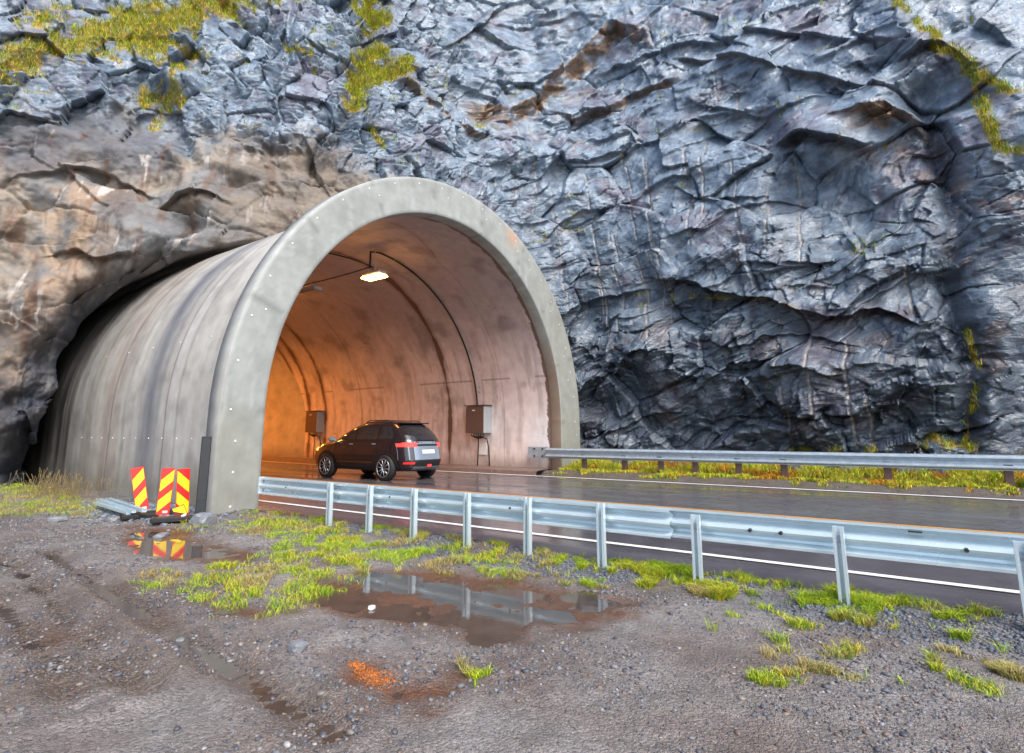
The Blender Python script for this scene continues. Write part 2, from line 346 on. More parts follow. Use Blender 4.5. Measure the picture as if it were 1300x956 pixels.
while zv[-1] < 38: zv.append(zv[-1] + (.034 if zv[-1] < 9 else .034 + (zv[-1] - 9) * .0028 if zv[-1] < 29 else .5))
zv = np.array(zv)
S, Z = np.meshgrid(sv, zv, indexing='ij')
bx = np.interp(S, SL, C[:, 0]); by = np.interp(S, SL, C[:, 1])
Cx = np.convolve(np.pad(C[:, 0], 40, 'edge'), np.ones(81) / 81, 'valid'); Cy = np.convolve(np.pad(C[:, 1], 40, 'edge'), np.ones(81) / 81, 'valid')
tx, ty = np.gradient(Cx), np.gradient(Cy); tl = np.hypot(tx, ty); nx = np.interp(S, SL, ty / tl); ny = np.interp(S, SL, -tx / tl); nl = np.hypot(nx, ny); nx /= nl; ny /= nl
right = ss(SCORN - 4, SCORN + 1, S)
rec = (1 - right) * (.05 * Z + .40 * np.maximum(0, Z - 6.5)) + right * (.12 * Z + .22 * np.maximum(0, Z - 7))
BX = bx - nx * rec; BY = by - ny * rec
seg = np.hypot(np.diff(BX, axis=0), np.diff(BY, axis=0)); Sm = np.concatenate([np.zeros((1, S.shape[1])), np.cumsum(seg, 0)])     # true arc length at every height
kc = np.argmin(np.abs(sv - SCORN)); S = Sm - Sm[kc] + SCORN
# photo bearings of the base surface, used once to read where a feature of the rock lies along (S, Z)
dx_, dy_, dz_ = BX, BY, Z - CAMH
fwd = dx_ * sin(YAW) + dy_ * cos(YAW); side = dx_ * cos(YAW) - dy_ * sin(YAW); dep = np.maximum(.1, fwd * cos(PITCH) + dz_ * sin(PITCH))
PX = 650 + FPX * side / dep; PY = 433 - FPX * (-fwd * sin(PITCH) + dz_ * cos(PITCH)) / dep
def SZ(px, py):
    k = np.argmin((PX - px) ** 2 + (PY - py) ** 2); return S.flat[k], Z.flat[k]
def szl(pts): return [SZ(*p) for p in pts]
wx = .22 * fbm(S * .45, Z * .45, 70, 2) + .02 * fbm(S * 4, Z * 4, 68, 2); wz = .22 * fbm(S * .45, Z * .45, 71, 2) + .02 * fbm(S * 4, Z * 4, 69, 2); Sw = S + wx; Zw = Z + wz
D = np.zeros(S.shape)
# shotcrete area
SH = szl([(-120, 190), (0, 172), (60, 150), (110, 150), (165, 140), (200, 178), (240, 205), (262, 180), (300, 178), (345, 190), (400, 182), (455, 212), (500, 240)]) + [(s_at(11, 13), 3), (s_at(9, 14.8), -2), (s_at(-8, 17), -2)]
dsh = sdist(Sw, Zw, SH); shot = ss(.9, -.7, dsh + .6 * fbm(S * 1.3, Z * 1.3, 99, 4))
sb = sorted((b, a) for a, b in szl([(1240, 560), (1250, 350), (1292, 200), (1325, 20)])); smooth_slab = ss(.2, 1.0, S - np.interp(Z, [q[0] for q in sb], [q[1] for q in sb]))
ang = radians(24); ca, sa = cos(ang), sin(ang)
A = Sw * ca + Zw * sa; B = -Sw * sa + Zw * ca
blocky = ss(SCORN - 1, SCORN - 6, S)                                     # squarer joints above and left of the portal
rk = (1 - shot) * (1 - .75 * smooth_slab)
macro = .55 * fbm(S * .16, Z * .2, 80, 3)
f1, e1, c1 = facets(A / 3.2, B / 2.1, 100, .40, .75)
f2, e2, c2 = facets(A / 1.35 + .3 * f1, B / .8, 110, .19, .5)
f3, e3, c3 = facets(A / .55 + .6 * f2, B / .33, 120, .06, .22)
f4, e4, c4 = facets(A / .24 + 1.2 * f3, B / .15, 130, .016, .06)
g1, h1, k1 = facets((Sw * .97 - Zw * .25) / 1.3, (Zw * .97 + Sw * .25) / 1.5, 140, .42, .6)
g2, h2, k2 = facets((Sw * .97 - Zw * .25) / .5, (Zw * .97 + Sw * .25) / .62, 150, .12, .3)
fine = .016 * fbm(A * 2.2, B * 7, 160, 5, .6)
lo = ss(11, 3, Z); ck = ss(-.35, .2, fbm(S * .4, Z * .4, 164, 2)); calm = ss(-.05, .4, fbm(S * .32, Z * .38, 163, 3) + .12) * ss(2.5, 5, Z); brk = ss(-.05, .35, fbm(S * .28, Z * .34, 167, 3) + .25 * lo - .08)                  # how shattered the rock is here

def saw(u, seed, sharp=.10):                                             # overlapping leaves: slow rise, sudden drop
    i = np.floor(u); f = u - i; a = .35 + .9 * ahash(i, np.floor(A * .5 + i * .37), seed)
    return a * np.where(f < 1 - sharp, f / (1 - sharp), (1 - f) / sharp)
tj = (c1 - .5) * .9
Bj = B + A * tj + .22 * fbm(A * .45, B * .8, 168, 3) + .05 * fbm(A * 2.3, B * 2.3, 169, 3)
w1_ = saw(-Bj / 1.25 + c1 * 5, 180); w2_ = saw(-Bj / .46 + c1 * 9, 181, .16); w3_ = saw(-(Bj + .08 * fbm(A * 2, B * 3, 182, 2)) / .17, 183, .25)
lv = ss(-.45, .2, fbm(S * .5, Z * .5, 184, 3)); lv2 = ss(-.2, .35, fbm(S * .9, Z * .9, 185, 3))
dR = f1 * .95 + .22 * w1_ * lv + .075 * w2_ * lv2 * (1 - .4 * calm) + .028 * w3_ * (1 - .5 * calm) * ss(-.2, .3, fbm(S * 1.7, Z * 1.7, 186, 2)) + f2 * (.12 + .75 * brk) * (1 - .35 * calm) + (f3 * (.5 + .45 * lo) + f4 * .7) * (.32 + .7 * brk) + fine * (.8 - .3 * calm)
dR = dR - .22 * np.exp(-(e1 / .03) ** 2) * ck * (1 - .8 * calm) - .13 * np.exp(-(e2 / .04) ** 2) * ss(.05, .4, fbm(S * .7, Z * .7, 165, 2)) * (.3 + brk) - .02 * brk * np.exp(-(e3 / .07) ** 2) * ss(0, .4, fbm(S * .9, Z * .9, 166, 2))
dB = g1 + g2 + f4 + fine - .14 * np.exp(-(h1 / .04) ** 2) - .03 * np.exp(-(h2 / .07) ** 2)
dF = dR * (1 - blocky) + dB * blocky
n1s = fbm(S * .5, Z * .5, 175, 2)
dS = .62 * fbm(Sw * .4, Zw * .45, 170, 3) + .03 * np.abs(fbm(Sw * 2.6, Zw * 2.2, 174, 2)) + .16 * np.abs(fbm(Sw * 1.1, Zw * 1.1, 171, 3)) + .02 * fbm(S * 9, Z * 9, 172, 4) + .45 * f1 + .3 * g1 - .10 * np.exp(-(h1 / .06) ** 2) * ss(0, .3, n1s)
sl = .05 * f2 + .35 * f3 + f4 * .5 + fine * .8 + .3 * f1
D = macro + (1 - shot) * ((1 - smooth_slab) * dF + smooth_slab * (sl - .4)) + shot * dS
hang = np.zeros(S.shape); bandc = np.zeros(S.shape); dark = np.zeros(S.shape)
def ledge(pts, amp, Lup, band=0., bw=.7, shade=0.):
    global D, hang, bandc, dark
    q = sorted(szl(pts)); qs = np.array([a for a, b in q]); qz = np.array([b for a, b in q])
    zl = np.interp(S, qs, qz) + .35 * vn(S * .55, S * 0 + amp * 5, 189) + .18 * vn(S * 1.1, S * 0 + amp * 7, 190) + .07 * vn(S * 3.1, S * 0 + amp * 9, 191)
    win = ss(qs[0] - .5, qs[0] + .8, S) * ss(qs[-1] + .5, qs[-1] - .8, S); t_ = Z - zl
    uw = bw * (.9 + .5 * vn(S * 1.3, S * 0 + 3, 195)) if band > .7 else .06; pr = np.clip((t_ + uw) / (uw + .04), 0, 1) * np.exp(-np.maximum(0, t_) / Lup) * win
    D = D + amp * pr; hang = hang + amp * pr
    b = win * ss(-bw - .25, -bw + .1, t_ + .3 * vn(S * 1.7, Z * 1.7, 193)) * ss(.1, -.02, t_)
    bandc = np.maximum(bandc, band * b * ss(-1.0, .0, fbm(S * .9, Z * 1.3, 194, 3))); dark = np.maximum(dark, shade * b)
ledge([(597, 128), (640, 140), (676, 125), (710, 92), (743, 60), (777, 36), (825, 42)], .8, 2.6, .95, 1.1)
ledge([(705, 142), (735, 146), (765, 140), (800, 120), (860, 98)], .6, 1.4, .8, .3)
ledge([(990, 182), (1030, 174), (1060, 184), (1100, 190)], 1.3, 2.0, .2, .5, 1.)
ledge([(1066, 148), (1090, 132), (1120, 130), (1150, 146), (1180, 158)], .9, 1.8, 1., .9)
ledge([(1140, 78), (1165, 68), (1195, 66), (1226, 95)], 1.1, 2.0, .0, 1.6, 1.)
ledge([(860, 74), (930, 76), (1000, 92), (1054, 102), (1130, 118)], .5, 1.2, .5, .2)
ledge([(712, 488), (740, 484), (770, 470), (800, 452), (850, 440)], .6, 1.0, .0, .4, .6)
ledge([(830, 345), (890, 356), (970, 374), (1055, 400), (1100, 395), (1170, 414)], .7, 1.1, .3, .25, .8)
ledge([(560, 60), (600, 40), (640, 8)], .5, 1.2, .4, .3); ledge([(500, 98), (540, 128), (575, 150), (612, 178)], .5, 1.0, .8, .25)
ledge([(855, 240), (920, 262), (985, 250)], .3, .7, 0, .1); ledge([(900, 470), (980, 455), (1060, 470)], .4, .8, 0, .2, .4)
ledge([(200, 266), (225, 256), (262, 256), (285, 268)], .55, .8, .6, .5, .3); ledge([(20, 230), (90, 215), (150, 228), (190, 250)], .45, 1.2, .1, .2)
ledge([(60, 330), (110, 330), (150, 345), (185, 335)], .5, 1.0, .4, .2)
for P_l, am in (([(690, 300), (740, 272), (790, 262), (850, 232), (905, 214)], .3), ([(700, 215), (760, 206), (820, 188), (880, 152), (945, 140)], .35), ([(850, 304), (910, 290), (960, 264), (1015, 250)], .28), ([(1075, 382), (1150, 352), (1205, 330)], .3), ([(760, 92), (860, 62), (960, 44), (1060, 52), (1135, 62)], .4), ([(880, 132), (960, 142), (1045, 122)], .3), ([(700, 402), (760, 380), (825, 362)], .3), ([(900, 432), (960, 442), (1010, 424), (1085, 432)], .3), ([(740, 562), (800, 534), (865, 522)], .35), ([(905, 540), (980, 520), (1060, 530), (1120, 505)], .3), ([(1040, 350), (1100, 300), (1160, 285)], .25), ([(640, 240), (690, 222), (730, 190)], .3), ([(880, 380), (930, 345), (985, 330), (1030, 332)], .25)):
    ledge(P_l, am, 1.1, 0., .12, .25)
def lump(px, py, r, amp, q=1.):
    global D
    a, b = SZ(px, py); D = D + amp * np.exp(-(((Sw - a) / r) ** 2 + ((Zw - b) / (r * q)) ** 2) ** 1.5)
lump(1060, 262, 1.6, -1.0, 1.3); lump(1120, 320, 1.5, .45); lump(1190, 128, 1.1, -1.0, .8); lump(830, 448, 1.1, .7, .8); lump(760, 515, .9, -.5, .6); lump(960, 300, 2.4, .4); lump(1010, 500, 1.6, .4)
lump(228, 112, .75, .7, .9); lump(100, 180, 1.3, .5, .6); lump(140, 300, 1.2, .8, 1.2); lump(60, 400, 1.3, .5); lump(240, 285, .8, -.7, .6); lump(310, 90, 1.2, .5, 1.); lump(400, 60, 1., .4, 1.2); lump(370, 215, .9, .4); lump(50, 300, 1.2, -.5); lump(640, 190, 1.4, .4); lump(560, 80, 1.5, .4)
def groove(pts, wid, amp):
    global D
    d = sdist(Sw, Zw, szl(pts), False); gg = np.exp(-(d / wid) ** 2); D = D - amp * gg; return gg
cl = groove([(1165, 110), (1205, 200), (1212, 260), (1205, 330), (1222, 400), (1235, 480), (1215, 560)], .3, .55)
cl2 = groove([(478, -30), (470, 30), (452, 90), (440, 140), (400, 205)], .35, .5)
groove([(205, 95), (215, 150), (240, 205), (300, 240)], .25, .3); groove([(345, 190), (352, 120), (368, 60), (380, 0)], .12, .25)
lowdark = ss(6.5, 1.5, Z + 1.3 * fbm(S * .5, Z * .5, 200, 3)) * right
# half-pipes left by the blast drilling
DR = [((751, 281), (773, 463)), ((811, 333), (829, 432)), ((943, 280), (947, 338)), ((1012, 280), (1019, 333)), ((990, 405), (1010, 570)), ((1028, 405), (1046, 565)), ((1075, 432), (1090, 570)), ((1146, 325), (1159, 400)), ((653, 163), (659, 280)), ((699, 247), (718, 397)), ((745, 226), (764, 397)), ((795, 213), (822, 397)), ((818, 201), (841, 393)), ((674, 184), (682, 284)), ((870, 184), (881, 310)), ((895, 180), (897, 272)), ((933, 209), (948, 335)), ((1006, 201), (1019, 330)), ((975, 238), (979, 318)), ((822, 209), (832, 326)), ((910, 90), (913, 135)), ((937, 100), (941, 150)), ((1104, 500), (1108, 565)), ((840, 300), (850, 420)), ((780, 300), (790, 420))]
drill = np.zeros(S.shape)
for a, b in DR:
    q = szl([a, b]); d = sdist(S + .02 * vn(Z * 2, S * 0, 211), Z, q, False)
    gg = ss(.042, .02, d) * (vn(Z * 1.6, S * 0 + a[0], 212) > -.4); drill = np.maximum(drill, gg)
D = D - .06 * drill
HF = (D - macro)
PXx = BX + nx * D; PYy = BY + ny * D; PZz = Z - (.30 * (dF * rk) + .35 * hang)
PZz = np.where(Z < .3, np.minimum(PZz, Z), PZz)
# keep clear of portal and verge, open the cavity round the barrel
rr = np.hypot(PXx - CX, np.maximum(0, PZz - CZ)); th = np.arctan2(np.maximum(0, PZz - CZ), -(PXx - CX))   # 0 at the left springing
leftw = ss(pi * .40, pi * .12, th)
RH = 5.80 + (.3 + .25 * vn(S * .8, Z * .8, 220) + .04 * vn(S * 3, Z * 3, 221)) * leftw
PYy = PYy + (4.5 * ss(.12, -.12, rr - RH) * leftw + 1.2 * ss(1.0, -.1, rr - RH) * leftw) * (S < SCORN)
near = (rr < 7.0) & (PXx < 18.2); PYy = np.where(near, np.maximum(PYy, 10.3 + .15 * np.abs(vn(S, Z, 225))), PYy)
kx = .22; sp_ = 17.7 + kx * np.logaddexp(0, (PXx - 17.7) / kx); PXx = np.where((PYy < 10.3) & (PXx > 14), sp_, PXx)
# colours of the stone, crust, stain and moss, plus shade painted in hollows
n1_ = fbm(S * .35, Z * .35, 230, 4); n2_ = fbm(S * 1.6, Z * 1.6, 231, 4); n3_ = fbm(A * .9, B * 2.5, 232, 4)
blue = np.array(lin(124, 141, 158)); bl2 = np.array(lin(88, 104, 122)); purp = np.array(lin(104, 96, 110)); dk_ = np.array(lin(64, 70, 82))
c = np.broadcast_to(blue, S.shape + (3,)).copy(); c = mix(c, bl2, ss(-.4, .6, n2_ + .5 * (c2 - .5))); c = mix(c, purp, .55 * ss(.1, .7, n1_ + .3 * n2_))
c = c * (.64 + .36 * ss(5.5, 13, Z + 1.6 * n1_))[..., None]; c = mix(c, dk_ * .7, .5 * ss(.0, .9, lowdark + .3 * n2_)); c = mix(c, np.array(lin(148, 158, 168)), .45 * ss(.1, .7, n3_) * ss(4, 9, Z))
ctan = np.array(lin(137, 129, 118)); crm = np.array(lin(152, 129, 106)); cgr = np.array(lin(118, 119, 119))
sc_ = np.broadcast_to(ctan, S.shape + (3,)).copy(); sc_ = mix(sc_, cgr, ss(-.2, .5, n1_ + .4 * n2_))
org = sdist(S, Z, szl([(115, 250), (110, 300), (90, 360), (50, 440), (10, 520), (-60, 560)]), False)
sc_ = mix(sc_, crm, .8 * ss(1.2, .0, org + .9 * n2_) * ss(-.5, .1, n1_ + .3)); sc_ = mix(sc_, np.array(lin(92, 84, 80)), .7 * ss(.25, .7, fbm(S * .8, Z * .6, 240, 4)))
drip = fbm(S * 3.2, Z * .55, 250, 4); sc_ = mix(sc_, np.array(lin(84, 88, 96)), .8 * ss(.9, -.2, sdist(Sw, Zw, szl([(-60, 160), (0, 175), (60, 170), (130, 165), (180, 190)]), False) - .8)); sc_ = mix(sc_, np.array(lin(196, 190, 184)), .6 * ss(.40, .55, drip) * ss(.1, .45, fbm(S * .5, Z * .5, 251, 3)))
sc_ = mix(sc_, np.array(lin(104, 70, 50)), .5 * ss(.35, .6, fbm(S * 2.7, Z * .5, 252, 4)))
sc_ = mix(sc_, np.array(lin(96, 84, 72)), .5 * ss(1.4, -.2, np.abs(S - s_at(9, 14.5)) - 1.5 + .5 * n2_))
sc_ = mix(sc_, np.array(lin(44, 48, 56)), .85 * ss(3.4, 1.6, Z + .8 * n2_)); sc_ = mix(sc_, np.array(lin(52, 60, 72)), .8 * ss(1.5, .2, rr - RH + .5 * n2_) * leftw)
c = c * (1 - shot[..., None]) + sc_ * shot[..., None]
c = mix(c, np.array(lin(100, 80, 62)), .95 * bandc); c = mix(c, np.array(lin(132, 108, 84)), .6 * bandc * ss(0, .4, fbm(S * 6, Z * .6, 255, 3)))
c = mix(c, np.array(lin(46, 46, 54)), .8 * np.maximum(dark * .7, cl * .5))  # shade painted dark under the ledges and down the cleft
rust = ss(.35, .7, fbm(S * .9, Z * .9, 260, 4)) * ss(12, 3, Z) * right; c = mix(c, np.array(lin(78, 58, 50)), .5 * rust)
stk = szl([(1130, 190), (1190, 230), (1290, 250)]); c = mix(c, np.array(lin(168, 150, 140)), .55 * ss(.9, .1, sdist(Sw, Zw, stk, False)) * ss(-.3, .4, n2_))
c = mix(c, np.array(lin(158, 152, 146)), .7 * drill); c = mix(c, np.array(lin(62, 62, 64)), .5 * cl2)  # pale drill marks; gully groove painted darker like the cleft
moss = np.zeros(S.shape)
MP = [[(-20, 66), (60, 45), (110, 28), (150, 2), (330, -12), (322, 14), (285, 34), (245, 56), (215, 82), (150, 68), (60, 96), (20, 104), (-20, 120)], [(-20, 98), (45, 102), (45, 112), (-20, 122)],
      [(452, -20), (482, -20), (482, 82), (512, 84), (508, 98), (462, 112), (450, 132), (446, 104), (462, 75)], [(30, 10), (80, 8), (90, 28), (40, 34)], [(340, -20), (380, -20), (350, 8)], [(192, 124), (222, 126), (218, 142), (196, 140)]]
for P in MP: moss = np.maximum(moss, ss(.25, -.15, sdist(Sw, Zw, szl(P)) + .8 * n2_ + .5 * ss(-.1, .5, f1) + .35 * fbm(S * 4, Z * 4, 273, 2)))
for P, wd in (([(1120, -10), (1160, 30), (1195, 74), (1240, 106), (1280, 124)], .3), ([(1240, 108), (1246, 150), (1268, 190), (1300, 196)], .25), ([(455, 130), (470, 170), (500, 200)], .12), ([(590, 160), (630, 168)], .1), ([(1225, 400), (1245, 470), (1225, 560)], .1), ([(1180, 560), (1260, 575), (1320, 580)], .2), ([(1000, 572), (1100, 574), (1180, 572)], .12), ([(850, 378), (880, 376), (985, 378)], .05), ([(500, 96), (540, 128), (575, 150)], .08), ([(200, 60), (240, 110), (205, 120)], .15), ([(360, 60), (395, 75), (400, 90)], .12)):
    moss = np.maximum(moss, ss(wd, wd * .3, sdist(S, Z, szl(P), False) + wd * 2.6 * np.maximum(0, fbm(S * 1.9, Z * 1.9, 270, 3) + .1)))
crev = ss(.05, .01, e2) * ss(.3, .7, fbm(S * .45, Z * .45, 271, 3)) * (1 - shot) * ss(3, 8, Z); moss = np.maximum(moss, .8 * crev)
mossc = mix(np.broadcast_to(np.array(lin(124, 124, 44)), S.shape + (3,)), np.array(lin(176, 144, 46)), ss(-.3, .5, fbm(S * 2.2, Z * 2.2, 272, 3)))
c = c * (1 - .85 * moss[..., None]) + mossc * .85 * moss[..., None]
wetr = np.clip(.34 + .2 * n2_ + .1 * n1_ - .12 * lowdark, .16, .65); wetr = np.where(shot > .5, np.clip(.8 + .2 * n2_, .6, .95), wetr); wetr = np.clip(wetr + .3 * moss, 0, .85)
FC = grid_faces(len(sv), len(zv)); Vc = np.stack([PXx, PYy, PZz], -1).reshape(-1, 3)
rv = np.hypot(Vc[:, 0] - CX, np.maximum(0, Vc[:, 2] - CZ)); bad = (rv < RBAR - .2) & (Vc[:, 1] > YF - 1) & (np.abs(Vc[:, 0] - CX) < 5.6)
FC = FC[~bad[FC].all(1)]
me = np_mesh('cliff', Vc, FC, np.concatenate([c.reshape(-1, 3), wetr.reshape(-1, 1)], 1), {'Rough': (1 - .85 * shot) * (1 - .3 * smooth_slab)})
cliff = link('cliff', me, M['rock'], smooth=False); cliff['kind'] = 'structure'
# ------------------------------------------------------------------ hillside far behind the camera and over the cliff
# ------------------------------------------------------------------ grass blades
def blades(name, P, H, lean, cols, wid=.006, nrm=None, label=None):
    n = len(P); a = RNG.uniform(0, 2 * pi, n); wv = np.stack([np.cos(a), np.sin(a), np.zeros(n)], -1) * (wid * RNG.uniform(.6, 1.4, n))[:, None]
    b = RNG.uniform(0, 2 * pi, n); ln = np.stack([np.cos(b), np.sin(b), np.zeros(n)], -1) * (H * lean * RNG.uniform(.2, 1.3, n))[:, None]
    if nrm is not None: ln = ln + nrm * (H * .5)[:, None]
    up = np.zeros((n, 3)); up[:, 2] = H
    m_ = P + .55 * up + .3 * ln; tip = P + up * (1 - .25 * lean) + ln
    V = np.stack([P - wv, P + wv, m_ - wv * .8, m_ + wv * .8, tip], 1).reshape(-1, 3)
    o = (np.arange(n) * 5)[:, None]
    F = np.concatenate([o + [0, 1, 3], o + [0, 3, 2], o + [2, 3, 4]], 1).reshape(-1, 3)
    cc = np.repeat(cols, 5, 0); cc[0::5] *= .75; cc[1::5] *= .75
    ob = link(name, np_mesh(name, V, F, cc), M['grass']); ob['kind'] = 'stuff'; ob['label'] = label; ob['category'] = 'grass'; return ob
PAL = np.array([lin(150, 186, 44), lin(196, 200, 52), lin(110, 158, 46), lin(214, 192, 54), lin(178, 142, 78), lin(84, 120, 46)])
def pick(n, w, x=None, y=None):
    w = np.array(w, float); i = RNG.choice(len(PAL), n, p=w / w.sum()); return PAL[i] * RNG.uniform(.7, 1.2, n)[:, None]
def scatter(poly, n, thr, seed, fs=2.2):
    P = np.array([gp(*q) for q in poly]); lo_, hi_ = P.min(0), P.max(0); X = RNG.uniform(lo_[0], hi_[0], n); Y = RNG.uniform(lo_[1], hi_[1], n)
    d = sdist(X, Y, [tuple(q) for q in P]); k = (d + .3 * fbm(X * 3.3, Y * 3.3, seed, 4) + RNG.uniform(-.03, .06, n) < 0) & (fbm(X * fs, Y * fs, seed + 1, 3) > thr); return X[k], Y[k]
GR = [([(150, 748), (200, 734), (260, 722), (330, 708), (372, 690), (350, 672), (400, 664), (440, 676), (520, 692), (600, 706), (668, 716), (655, 732), (560, 722), (470, 716), (440, 735), (395, 765), (330, 778), (280, 764)], 30000, -.12),
      ([(280, 668), (345, 648), (392, 664), (400, 680), (330, 684)], 6000, -.2), ([(690, 716), (770, 722), (765, 736), (690, 732)], 4500, .0), ([(785, 738), (800, 720), (900, 734), (985, 742), (965, 762), (880, 758)], 15000, -.12),
      ([(1015, 768), (1050, 750), (1165, 780), (1150, 800), (1060, 790)], 9000, .0), ([(1160, 795), (1220, 790), (1230, 815), (1180, 812)], 3500, .1), ([(1180, 835), (1300, 830), (1300, 867), (1190, 862)], 5000, .25), ([(960, 850), (1060, 845), (1060, 875), (960, 880)], 3000, .25),
      ([(555, 845), (620, 842), (620, 866), (560, 868)], 2000, .1), ([(-80, 640), (0, 620), (70, 622), (125, 648), (120, 660), (60, 655), (-80, 660)], 14000, -.2), ([(640, 728), (700, 738), (780, 745), (690, 748)], 3000, .1), ([(230, 655), (265, 668), (250, 682), (225, 675)], 1200, -.3), ([(880, 690), (1000, 700), (1250, 800), (1080, 800)], 6000, .12), ([(400, 668), (520, 692), (670, 722), (880, 742), (1070, 770), (1300, 800), (1300, 780), (1070, 755), (880, 728), (670, 708), (520, 682), (410, 660)], 26000, .0), ([(900, 760), (1100, 790), (1290, 830), (1290, 870), (1000, 860), (880, 800)], 9000, .38)]
XX = []; YY = []
for i, (P, n, th_) in enumerate(GR):
    x, y = scatter(P, int(n * 2.6), th_ + .04, 300 + 5 * i, 3.2); XX.append(x); YY.append(y)
XX = np.concatenate(XX); YY = np.concatenate(YY); ok = XX < 5.62; XX = XX[ok]; YY = YY[ok]; ZZ, _ = ground_z(XX, YY)
hn = .04 + .05 * fbm(XX * 3, YY * 3, 390, 3) + RNG.uniform(0, .045, len(XX)); hn = np.clip(hn, .012, .2)
bc = pick(len(XX), [4, 4, 3, 2.2, 1.2, 1]); gq = ss(-.2, .35, fbm(XX * 1.1, YY * 1.1, 393, 3))[:, None]; bc = bc * (.45 + .55 * gq) + bc.mean(0) * np.array([.62, .98, .6]) * (.55 - .55 * gq) * 1.1; bc = bc * np.array([1.05, .97, .9]); dry = ss(.05, .4, fbm(XX * 1.4, YY * 1.4, 395, 3))[:, None]; bc = bc * (1 - .6 * dry) + np.array(lin(170, 138, 112)) * .6 * dry
blades('grass', np.stack([XX, YY, ZZ - .004], -1), hn, 1.1, bc, .0021, label='short yellow green grass between gravel and guardrail')
n = 90000; X = RNG.uniform(15.5, 18.1, n); Y = RNG.uniform(-7, 10.0, n); k = (fbm(X * 1.6, Y * 1.1, 400, 3) > -.25 + .5 * ss(16, 15.5, X)) & ~((Y > 9.5) & (X < 17.7)); X = X[k]; Y = Y[k]; Zg, _ = ground_z(X, Y)
hv = np.clip(.08 + .26 * ss(15.7, 17.2, X) * RNG.uniform(.3, 1.3, len(X)) + .10 * fbm(X * 2, Y * 2, 410, 2), 0.03, .5)
bc = pick(len(X), [3, 4, 2.5, 5, 3, 1]); q = ss(.2, .6, fbm(X * 1.2, Y * .8, 415, 3))[:, None]; bc = bc * (1 - .7 * q) + np.array(lin(190, 112, 34)) * .7 * q
blades('verge_grass', np.stack([X, Y, Zg - .01], -1), hv, .6, bc, .009, label='yellow and orange grass on the verge under the far guardrail')
w_ = (moss * (moss > .35)).ravel() * np.repeat(np.gradient(sv), len(zv)) * np.tile(np.gradient(zv), len(sv)); w_[(Vc[:, 2] > 30)] = 0
idx = RNG.choice(len(w_), 52000, p=w_ / w_.sum()); PP = Vc[idx] + RNG.normal(0, .03, (len(idx), 3)); PP[:, 2] += .02
nn_ = np.stack([nx.ravel()[idx], ny.ravel()[idx], np.zeros(len(idx))], -1); bc = pick(len(idx), [3, 3, 2.5, 4, 4, 2]) * RNG.uniform(.75, 1.45, len(idx))[:, None]
blades('cliff_grass', PP, RNG.uniform(.04, .26, len(idx)), .8, bc, .008, nn_, label='yellow green grass and moss clinging to the ledges of the cliff')

# ------------------------------------------------------------------ loose stones
ICO = None
def stone_base():
    t_ = (1 + 5 ** .5) / 2
    v = np.array([(-1, t_, 0), (1, t_, 0), (-1, -t_, 0), (1, -t_, 0), (0, -1, t_), (0, 1, t_), (0, -1, -t_), (0, 1, -t_), (t_, 0, -1), (t_, 0, 1), (-t_, 0, -1), (-t_, 0, 1)]) / 1.9
    f = np.array([(0, 11, 5), (0, 5, 1), (0, 1, 7), (0, 7, 10), (0, 10, 11), (1, 5, 9), (5, 11, 4), (11, 10, 2), (10, 7, 6), (7, 1, 8), (3, 9, 4), (3, 4, 2), (3, 2, 6), (3, 6, 8), (3, 8, 9), (4, 9, 5), (2, 4, 11), (6, 2, 10), (8, 6, 7), (9, 8, 1)])
    return v, f
def stones(name, X, Y, Zs, R, cols, label):
    v, f = stone_base(); n = len(X); P = v[None] * (1 + RNG.uniform(-.3, .3, (n, 12, 1))); a = RNG.uniform(0, 2 * pi, n)
    sc3 = np.stack([RNG.uniform(.7, 1.4, n), RNG.uniform(.7, 1.1, n), RNG.uniform(.4, .8, n)], -1) * R[:, None]; P = P * sc3[:, None]
    x = P[..., 0] * np.cos(a)[:, None] - P[..., 1] * np.sin(a)[:, None]; y = P[..., 0] * np.sin(a)[:, None] + P[..., 1] * np.cos(a)[:, None]
    P = np.stack([x + X[:, None], y + Y[:, None], P[..., 2] + (Zs + R * .15)[:, None]], -1)
    F = (f[None] + (np.arange(n) * 12)[:, None, None]).reshape(-1, 3)
    o = link(name, np_mesh(name, P, F, np.repeat(cols, 12, 0)), M['pebble']); tag(o, label, 'gravel', kind='stuff')
n = 95000; uu = RNG.uniform(0, 1, n) ** 1.9; X = RNG.uniform(-.3, 5.6, n); Y = -1.2 + 13.5 * uu
dens = fbm(X * 1.1, Y * 1.1, 430, 3); R = np.exp(RNG.normal(math.log(.0047), .5, n)); R *= np.where(dens > .1, 1.25, .8) * (1 + .06 * np.maximum(0, Y)); R = np.clip(R, .0025, .024)
k = (dens > -.25) | (RNG.uniform(0, 1, n) < .3); X, Y, R = X[k], Y[k], R[k]; Zs, pm_ = ground_z(X, Y); k = pm_ < .5; X, Y, R, Zs = X[k], Y[k], R[k], Zs[k]
cs = np.array([lin(116, 116, 120), lin(82, 84, 92), lin(132, 124, 116), lin(112, 96, 88), lin(150, 150, 152)])[RNG.choice(5, len(X), p=np.array([.3, .42, .09, .17, .02]))] * RNG.uniform(.7, 1.2, (len(X), 1))
stones('gravel', X, Y, Zs, R, cs, 'wet grey and brown gravel scattered over the muddy pull-off')
n = 2600; X = 4.65 + RNG.normal(0, .3, n); Y = 11.0 + RNG.normal(0, .75, n); k = X < 5.15; X, Y = X[k], Y[k]; Zs, _ = ground_z(X, Y); R = np.clip(np.exp(RNG.normal(math.log(.024), .45, len(X))), .008, .05)
